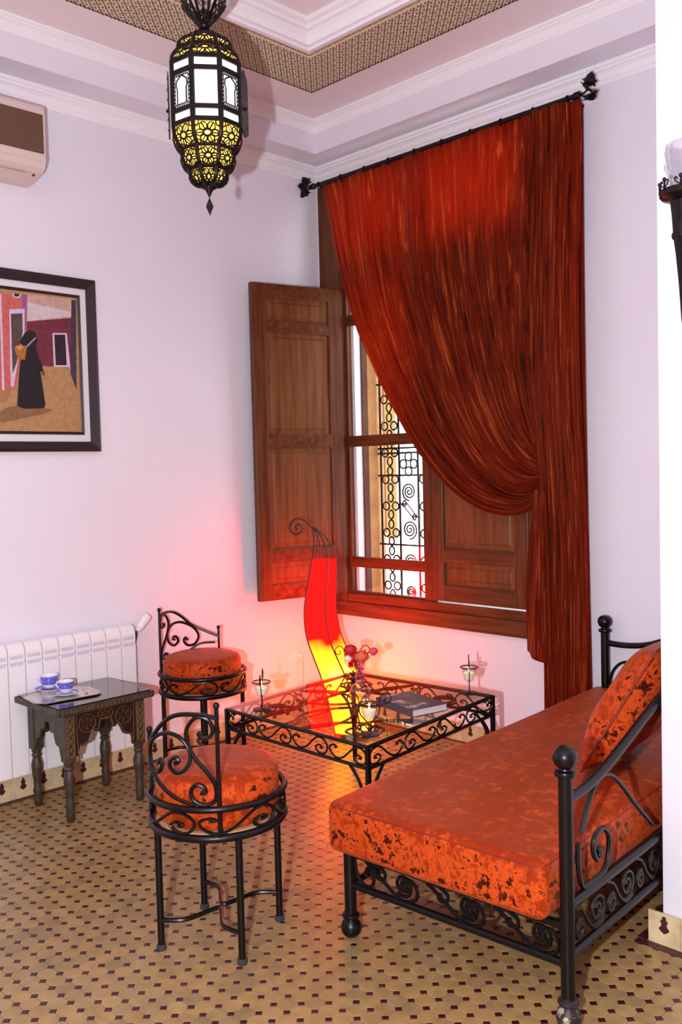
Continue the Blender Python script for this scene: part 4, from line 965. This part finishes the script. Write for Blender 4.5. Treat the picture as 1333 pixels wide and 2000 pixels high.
apron(lambda a, z, o: (LX[1]+.008+o, a, z), LY[0]+.024, LY[1]-.024, TZ-.034, True); apron(lambda a, z, o: (LX[0]-.008-o, a, z), LY[0]+.024, LY[1]-.024, TZ-.034, False)
apron(lambda a, z, o: (a, LY[0]-.008-o, z), LX[0]+.024, LX[1]-.024, TZ-.034, False); apron(lambda a, z, o: (a, LY[1]+.008+o, z), LX[0]+.024, LX[1]-.024, TZ-.034, False)
# tray with cups
tq = [bp(x, y, 'z', TZ+.01) for x, y in ((43, 1347), (105, 1371), (189, 1351), (140, 1330))]
tc_ = sum(tq, Vector((0, 0, 0)))/4; ty = ((tq[2]-tq[1])+(tq[3]-tq[0])).normalized(); ty.z = 0; txv = Vector((ty.y, -ty.x, 0)); hl = .150; hw = .105
tc_ = Vector((.315, -1.975, 0)); ty = Vector((.12, 1, 0)).normalized(); txv = Vector((ty.y, -ty.x, 0))
tr = tag(empty('serving_tray', (tc_.x, tc_.y, TZ)), 'silver serving tray with clipped corners on the carved side table', 'tray')
def trring(hw, hl, z, c=.035): return [tc_+txv*a+ty*b+Vector((0, 0, TZ+.0008+z)) for a, b in ((hw, -hl+c), (hw, hl-c), (hw-c, hl), (-hw+c, hl), (-hw, hl-c), (-hw, -hl+c), (-hw+c, -hl), (hw-c, -hl))]
rings = [trring(hw-.016, hl-.016, .0008), trring(hw-.004, hl-.004, .0055), trring(hw, hl, .0065), trring(hw+.004, hl+.004, .0055), trring(hw, hl, .0045), trring(hw-.014, hl-.014, .0)]
vs = [p for r_ in rings for p in r_]; fs = [tuple(range(8)), tuple(range(47, 39, -1))]+[(i*8+j, i*8+(j+1) % 8, (i+1)*8+(j+1) % 8, (i+1)*8+j) for i in range(5) for j in range(8)]
MB().add(vs, fs).build('tray_body', 'silver', tr, True)
MB().tube([p+Vector((0, 0, .0005)) for p in trring(hw+.002, hl+.002, .0060)], .0024, 6, True).build('rolled_rim', 'silver', tr, True)
def cup(px, py, s, label, hand):
    c = bp(px, py, 'z', TZ+.004); root = tag(empty('coffee_cup', (c.x, c.y, TZ+.0018)), label, 'cup', 'coffee cups on the silver tray')
    b = MB().lathe([(1e-6,.008),(.018*s,.008),(.020*s,.011),(.030*s,.022),(.034*s,.04),(.035*s,.060*s),(.0335*s,.060*s),(.0325*s,.04),(.028*s,.024),(1e-6,.014)], n=28).build('bowl', 'china', root, smooth=True)
    MB().lathe([(.0318*s,.026),(.0346*s,.040),(.0357*s,.057*s),(.0352*s,.057*s),(.034*s,.040),(.0312*s,.026)], n=28).build('blue_band', 'blue_glaze', b, smooth=True)
    d = Vector((math.cos(hand), math.sin(hand), 0))
    MB().tube(cat([d*.031*s+Vector((0, 0, .05*s)), d*.046*s+Vector((0, 0, .052*s)), d*.052*s+Vector((0, 0, .038*s)), d*.042*s+Vector((0, 0, .025)), d*.029*s+Vector((0, 0, .023))], 5), .0028, 6).build('handle', 'china', b, smooth=True)
    sa = tag(empty('saucer', (c.x, c.y, TZ+.0020)), label.replace('coffee cup', 'saucer under the cup').replace(' standing', ''), 'saucer', 'saucers on the silver tray')
    MB().lathe([(1e-6,.001),(.026*s,.0),(.05*s,.006),(.060*s,.011),(.060*s,.0125),(.048*s,.0085),(.026*s,.005),(1e-6,.005)], n=30).build('dish', 'china', sa, smooth=True); MB().lathe([(.040*s,.0062),(.058*s,.0125),(.0575*s,.0127),(.041*s,.0069)], n=30).build('blue_rim', 'blue_glaze', sa, smooth=True)
    root.location.z += .005
cup(97, 1347, 1.12, 'larger blue and white coffee cup standing toward the radiator', math.radians(225)); cup(129, 1356, .98, 'smaller blue and white coffee cup standing at the middle of the tray', math.radians(205))
sp = tag(empty('teaspoon', tuple(tc_+ty*.11+txv*-.02+Vector((0, 0, TZ+.002)))), 'small silver teaspoon lying on the tray beside the cups', 'spoon')
a = tc_+ty*.10+txv*.03+Vector((0, 0, TZ+.006)); b = tc_+ty*.12+txv*-.065+Vector((0, 0, TZ+.005))
MB().tube([a, b], .0016, 6).build('handle', 'silver', sp, True); MB().ball(a, .009, 10, .3).build('bowl', 'silver', sp, True, smooth=True)

# ================================================================== AIR CONDITIONER
ac = tag(empty('air_conditioner', (.0, -2.3, 2.85)), 'wall mounted air conditioner with a glossy brown front below the cornice', 'air conditioner')
AY0, AY1 = -2.75, -1.892
MB().prism([(0,3.165),(.17,3.172),(.195,3.165),(.200,3.150),(.200,2.925),(.185,2.895),(.165,2.880),(.06,2.852),(0,2.852)], lambda x, z: (x, AY0, z), lambda x, z: (x, AY1, z)).build('body', 'ac_plastic', ac, True)
MB().box((.196, AY0+.02, 2.955), (.206, AY1-.010, 3.128), .003).build('front_panel', 'ac_panel', ac, True)
MB().box((.190, AY0, 2.92), (.203, AY1+.0005, 2.952), .003).build('lower_trim', 'ac_plastic', ac, True)
MB().prism([(-2.5,0),(-1.965,0),(-1.955,.055),(-2.5,.055)], lambda y, t: (.075+t*1.35, y, 2.8535+.0038*0+t*.36*.78), lambda y, t: (.075+t*1.35, y, 2.8555+t*.36*.78)).build('air_flap', 'ac_plastic', ac, True)
MB().lathe([(.006, -.004), (.006, .004)], (.14, -1.925, 2.8715), 12).build('sensor', 'dark', ac, True)

# ================================================================== PAINTING
pt_ = tag(empty('framed_painting', (0, -2.05, 1.62)), 'framed painting of a cloaked woman with a basket in a red alley', 'painting')
PY1, PZ0, PZ1 = -1.566, 1.620, 2.460; PY0 = -2.75
def frm(nm, y0, y1, z0, z1, wd, x0, x1, m):
    o = [(y0, z0), (y1, z0), (y1, z1), (y0, z1)]; i = [(y0+wd, z0+wd), (y1-wd, z0+wd), (y1-wd, z1-wd), (y0+wd, z1-wd)]; r_ = wd*.3
    ii = [(y0+r_, z0+r_), (y1-r_, z0+r_), (y1-r_, z1-r_), (y0+r_, z1-r_)]
    for k in range(4):
        l = (k+1) % 4
        vs = [(x0, *o[k]), (x0, *o[l]), (x1*.8, *o[l]), (x1*.8, *o[k]), (x1, *ii[l]), (x1, *ii[k]), (x1*.7, *i[l]), (x1*.7, *i[k]), (x0, *i[l]), (x0, *i[k])]
        MB().add(vs, [(0,1,2,3),(3,2,4,5),(5,4,6,7),(7,6,8,9),(9,8,1,0),(0,3,5,7,9),(1,8,6,4,2)]).build(nm, m, pt_, True)
frm('frame', PY0, PY1, PZ0, PZ1, .048, .001, .036, 'black_wood')
MB().box((.004, PY0+.04, PZ0+.04), (.014, PY1-.04, PZ1-.04)).build('mount', 'mount', pt_, True)
frm('inner_frame', PY0+.082, PY1-.082, PZ0+.082, PZ1-.080, .014, .010, .026, 'black_wood')
CV = {'ground': (176,136,94), 'sky': (196,160,150), 'roof': (206,192,198), 'redwall': (112,42,62), 'edge': (70,52,78), 'lilac': (214,190,216), 'door': (40,26,38), 'house': (196,100,96), 'purple': (150,84,150), 'olddoor': (84,70,70), 'shadow': (140,100,70), 'cloak': (26,14,26), 'skin': (112,66,48), 'basket': (170,110,50), 'orange': (222,142,70), 'strap': (150,140,160), 'cobble': (168,120,74)}
for k_2, c_2 in CV.items(): mat('paint_'+k_2, srgb(*c_2), .65, noise=(45, srgb(*[max(0, v-22) for v in c_2]), .4, .75), bump=(90, .1))
cv = MB().box((.012, PY0+.094, PZ0+.094), (.0165, PY1-.094, PZ1-.092)).build('canvas', 'paint_ground', pt_, True)
ART = [('sky', [(265,372),(735,425),(735,620),(265,645)]), ('roof', [(270,450),(690,545),(695,592),(560,600),(300,632),(268,630)]), ('redwall', [(262,640),(700,604),(692,1092),(400,1072),(262,1000)]), ('edge', [(698,428),(742,430),(748,1310),(690,1150)]), ('lilac', [(512,752),(652,752),(688,1088),(526,1082)]), ('door', [(530,768),(637,768),(652,1066),(545,1066)]),
       ('house', [(-500,350),(265,378),(255,720),(190,1050),(150,1285),(30,1310),(-500,1330)]), ('purple', [(212,378),(266,378),(250,740),(222,740)]), ('lilac', [(118,366),(208,376),(188,412),(130,408)]), ('door', [(136,368),(194,372),(180,396),(140,394)]), ('lilac', [(90,520),(240,515),(240,740),(196,900),(132,1280),(104,1272)]), ('olddoor', [(105,565),(217,560),(222,742),(160,1050),(122,1150)]), ('lilac', [(-6,372),(12,372),(42,1310),(20,1314)]),
       ('cobble', [(-500,1315),(30,1312),(120,1290),(60,1420),(-500,1560)]), ('shadow', [(90,1470),(300,1470),(520,1500),(420,1545),(60,1620),(-200,1640)]),
       ('skin', [(393,1105),(425,1108),(441,1165),(415,1168)]), ('cloak', [(190,850),(215,790),(245,745),(300,724),(345,748),(362,820),(348,880),(372,980),(412,1060),(416,1122),(393,1130),(418,1290),(443,1452),(428,1488),(236,1492),(166,1466),(186,1150),(200,1010),(255,900)]), ('basket', [(135,898),(158,872),(238,874),(258,905),(242,1012),(184,1014)]), ('orange', [(150,892),(192,872),(234,890),(196,918)]), ('strap', [(240,892),(342,792),(352,804),(252,905)])]
for i, (m, poly) in enumerate(ART):
    P = []
    for a, b in poly:
        q = bp(a/5, 500+b/5, 'x', .017); P.append((max(PY0+.096, min(PY1-.096, q.y)), max(PZ0+.096, min(PZ1-.094, q.z))))
    x0 = .0166+i*.00012
    MB().prism(P, lambda y, z: (x0-.0002, y, z), lambda y, z: (x0+.0001, y, z)).build('painted_shape', 'paint_'+m, cv, True)

# ================================================================== WALL SCONCE ON THE PIER
SX, SY = 2.932, -1.385
scn = tag(empty('wall_sconce', (SX, -1.29, 2.25)), 'torch shaped iron wall sconce with a glass cup on the white pier', 'sconce')
MB().lathe([(.004,1.86),(.010,1.90),(.016,2.00),(.024,2.09),(.029,2.13),(.034,2.135),(.035,2.145),(.031,2.152),(.034,2.20),(.038,2.236),(.060,2.244),(.067,2.252),(.067,2.268),(.040,2.270),(1e-6,2.268)], (SX, SY, 0), 28).build('torch', 'iron', scn, True, smooth=True)
MB().box((SX-.02, -1.30, 2.0), (SX+.02, -1.291, 2.12), .003).build('wall_plate', 'iron', scn, True); MB().tube([(SX, -1.30, 2.06), (SX, SY+.015, 2.06)], .009, 8).build('arm', 'iron', scn, True)
MB().lathe([(1e-6,2.272),(.036,2.272),(.040,2.30),(.050,2.325),(.055,2.335),(.050,2.345),(.049,2.352),(.052,2.375),(.050,2.392),(.046,2.398),(.044,2.396),(.048,2.376),(.045,2.350),(.046,2.335),(.036,2.30),(.033,2.278),(1e-6,2.276)], (SX, SY, 0), 28).build('glass_cup', 'cup_glass', scn, True, smooth=True)
for k in range(8):
    a = k*PI/4+.3; d = Vector((math.cos(a), math.sin(a), 0)); t_ = Vector((-d.y, d.x, 0)); c = Vector((SX, SY, 2.262))+d*.0655; mb = MB()
    mb.tube([c, c+Vector((0, 0, .034))], .003, 5, taper=lambda t: 1.5-t)
    for s in (1, -1): mb.tube(cat([c+t_*s*a_+Vector((0, 0, b_)) for a_, b_ in ((.002, .008), (.010, .012), (.017, .022), (.012, .027), (.009, .021))], 4), .0021, 5)
    mb.ball(c+Vector((0, 0, .03)), .0062, 8); mb.build('fleur_de_lis', 'iron', scn, True, smooth=True)
